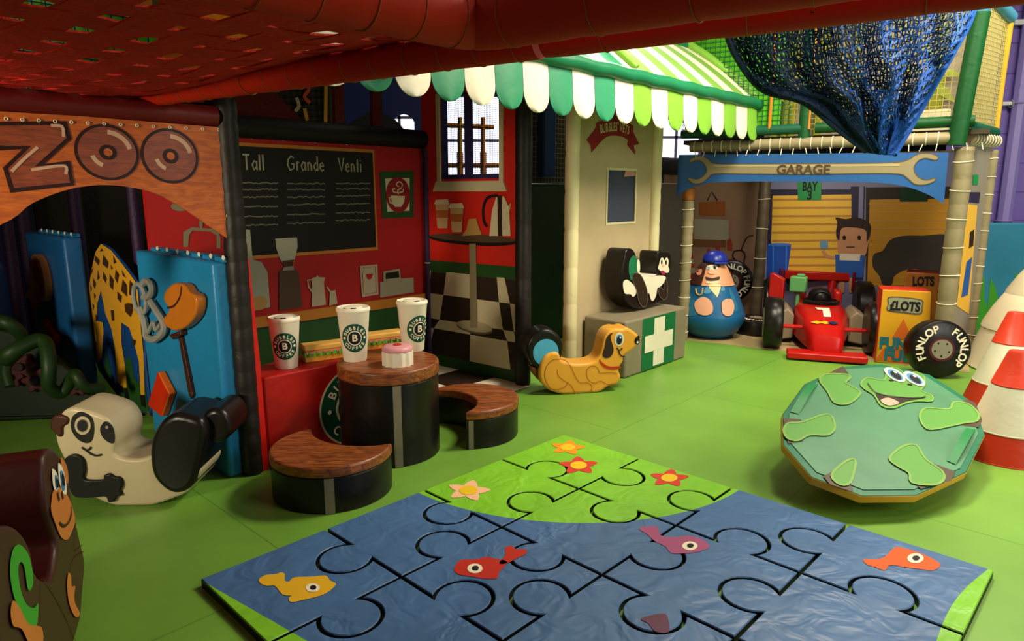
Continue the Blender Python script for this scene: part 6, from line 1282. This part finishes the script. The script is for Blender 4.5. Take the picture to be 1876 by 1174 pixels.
# side frame
FSu = Frame(gpr, Gs); s_hi = FSu.hit(1838, 62)
mb = MB(); mb.tube([FSu.at(.0, 3.05, .0), FSu.at(.62, 2.93, 0)], .055, vinyl('light_blue_padding', '4c94b4', .4), 12); mb.build('side_top_rail', dk)
mb = MB(); mb.tube([FSu.at(.08, 2.02, 0), FSu.at(.6, 2.0, 0)], .045, vinyl('teal_padding', '14543c', .5, .3), 12); mb.build('side_bottom_rail', dk)
mb = MB(); P_ = [FSu.at(.62, 1.92+i*.045, 0) for i in range(24)]; mb.tube(P_, .028, vinyl('amber_padding', 'd09a24', .5), 10, rf=lambda t: .028+.004*sin(t*140)); mb.build('side_pole', dk)
mb = MB(); netting(mb, FSu, .05, .62, 2.0, 2.95, .035, .003, mat('straw_cord_net', 'b8ac64', .6)); mb.build('side_net', dk, sm=False)
mb = MB(); netting(mb, FG, -.15, .83, 2.05, HD, .045, .0028, mat('green_cord_net', '0c4c3c', .7), .01); netting(mb, FG, .83, xs[1]+.05, 2.05, HD, .045, .0022, mat('ochre_cord_net', 'a08c4c', .7), .01); mb.build('front_net', dk, sm=False)
mb = MB(); mb.fbox(FG, -.15, .74, 2.02, HD, -.08, -.05, mat('bright_green_panel', '5cbc18', .5, .1, 3, .1)); mb.build('green_backing', dk, sm=False)
for x, r_ in ((1411, .014), (1483, .010), (1758, .012)):
    a = FG.hit(x, 230)[0]; mb = MB(); mb.tube([FG.at(a, 2.05, .03), FG.at(a, 3.2, .03)], r_, vinyl('orange_padding', 'c87818', .5), 8); mb.build('net_edge_cord', dk)
FDk = Frame(FG.at(0, 0, -1.15), Gx); 
mb = MB(); q = FDk.px([(1400, 250), (1812, 250)]); mb.fbox(FDk, q[0][0], q[1][0], 1.98, 3.6, -.03, 0, mat('pale_rock_print', 'a89c84', .6, .1, 4, .3, 2)); mb.build('deck_backdrop', dk, sm=False)
mb = MB(); 
for i, x in enumerate((1422, 1440, 1452, 1500, 1560, 1706, 1716)):
    a = FDk.hit(x, 200)[0]; mb.tube([FDk.at(a, 1.98, .04), FDk.at(a+.03, 3.5, .04)], .035, mat('bamboo_print', '98a024', .5), 10, rf=lambda t: .035+.004*(1 if (t*10) % 1 < .12 else 0))
mb.build('bamboo_poles', dk)
mb = MB(); lf_ = mat('leaf_yellow_green', 'a8b840', .5)
for x, y, dx, dy in ((1715, 120, 45, -30), (1715, 130, 50, 12), (1700, 140, -50, -20), (1710, 150, 40, 40), (1440, 190, -20, -30), (1445, 200, 25, -35), (1715, 110, -30, -40)):
    a, b = FDk.hit(x, y), FDk.hit(x+dx, y+dy); n_ = ((b[1]-a[1])*.15, -(b[0]-a[0])*.15); m0 = ((a[0]+b[0])/2, (a[1]+b[1])/2); mb.pl(FDk, [a, (m0[0]+n_[0], m0[1]+n_[1]), b, (m0[0]-n_[0], m0[1]-n_[1])], lf_, .08)
mb.build('leaf_print', dk)
F = Frame(FG.at(0, 0, -.6), Gx); q = F.px([(1655, 203), (1738, 243)]); mb = MB(); mb.fbox(F, q[0][0], q[1][0], 2.0, q[0][1], -.4, 0, vinyl('ivory_vinyl', 'e4dcb4', .4)); tag(mb.build('soft_block', bevel=.02), 'ivory soft block on the upper deck behind the right netting', 'soft block')

# ------------------------------------------------------------------ sagging blue net
sl = thing('hanging_net', (2.2, 4.0, 1.9), 'crumpled blue rope net hanging in a point from the red beam', 'net')
Lc = smooth([(1326, 40), (1345, 100), (1395, 165), (1470, 188), (1530, 235), (1585, 278)], 6, False)
Rc = smooth([(1800, -50), (1782, 30), (1752, 90), (1712, 160), (1672, 230), (1640, 284)], 6, False)
Tc = smooth([(1326, 40), (1440, 28), (1560, 0), (1680, -25), (1800, -50)], 8, False)
def samp(C, t): t = max(0, min(.99999, t))*(len(C)-1); i = int(t); f_ = t-i; return (C[i][0]+(C[i+1][0]-C[i][0])*f_, C[i][1]+(C[i+1][1]-C[i][1])*f_)
def slpt(s, t, seed=0):
    l, r, tp_, = samp(Lc, t), samp(Rc, t), samp(Tc, s)
    bx_ = (l[0]+(r[0]-l[0])*s, l[1]+(r[1]-l[1])*s)
    t0 = samp(Tc, 0); t1 = samp(Tc, 1); lin_ = (t0[0]+(t1[0]-t0[0])*s, t0[1]+(t1[1]-t0[1])*s)
    u_ = bx_[0]+(tp_[0]-lin_[0])*(1-t); v_ = bx_[1]+(tp_[1]-lin_[1])*(1-t)+14*sin(pi*s)*max(0, sin(pi*t))**.5*t
    ytop = 2.6+2.6*s; y = ytop+(4.6-ytop)*t**.8
    y += (.16*sin(s*23+t*5+seed)+.10*sin(s*41-t*9+seed*2))*(.25+.75*sin(pi*min(1, t*1.1)))*(1-.5*t)+.08*seed
    u_ += 5*sin(s*31+t*13+seed*3)*sin(pi*s)
    r_ = ray(u_, v_); k = y/r_.y; return Vector((r_.x*k, y, CH+r_.z*k))
nb = mat('net_rope_blue', '124c9c', .75, spec=.2); nd = mat('net_rope_shaded', '0c2440', .8, spec=.2)  # second rope is the blue one with shade put into its colour
for nm, seed, m_, nu, nv in (('front_net_layer', 0, nb, 64, 20), ('rear_net_layer', 1, nd, 40, 16), ('middle_net_layer', .5, nd, 44, 30)):
    mb = MB()
    def strand(P, m_, mf=None):
        for ix, (a, b) in enumerate(zip(P, P[1:])):
            if mf: m_ = mf(ix/len(P))
            d = (b-a); L_ = d.length
            if L_ < 1e-4: continue
            d /= L_; x = d.cross(Vector((.3, -1, .2))).normalized(); y = d.cross(x); r_ = .0045; b_ = len(mb.v)
            for c in (a, b): mb.v += [tuple(c+x*r_), tuple(c-x*.5*r_+y*.87*r_), tuple(c-x*.5*r_-y*.87*r_)]
            for k in range(3): k2 = (k+1) % 3; mb.face((b_+k, b_+k2, b_+3+k2, b_+3+k), m_)
    for i in range(nu+1):
        s_ = i/nu; strand([slpt(s_+.006*sin(j*2.1+i), j/40, seed) for j in range(41)], nd if (s_ < .44+.1*sin(i*2.7) or seed) else m_)  # left part of the net painted in the shaded rope colour
    for j in range(1, nv+1):
        t_ = j/nv; strand([slpt(i/50, t_+.008*sin(i*1.7+j), seed) for i in range(51)], m_, lambda x: nd if seed or x < .5+.15*sin(j*2.3) else nb)
    mb.build(nm, sl)
mb = MB(); mb.tube([slpt(1, j/40) for j in range(41)], .014, nb, 6); mb.tube([slpt(0, j/40) for j in range(41)], .012, nd, 6); mb.build('edge_rope', sl)
for u_, v_ in ((1352, 40), (1492, 15)):
    p = zpt(u_, v_, 1.93); q = slpt((u_-1326)/474, .08); mb = MB(); mb.tube([p, p.lerp(q, .5)+Vector((0, 0, .02)), q], .012, mat('dark_rope_tie', '1c2410', .7), 6); mb.build('rope_tie', sl)
# blue rail behind the hanging net
longtube(FG.at(-.2, FG.hit(1290, 62)[1], -.1), FG.at(.85, FG.hit(1290, 62)[1]+.02, -.1), .05, vinyl('rail_blue', '1c5c94', .4), 'blue padded rail above the bright green net panel')

# let the frog disc's dome touch the floor
fr.location.z -= FROG_DZ-0.001
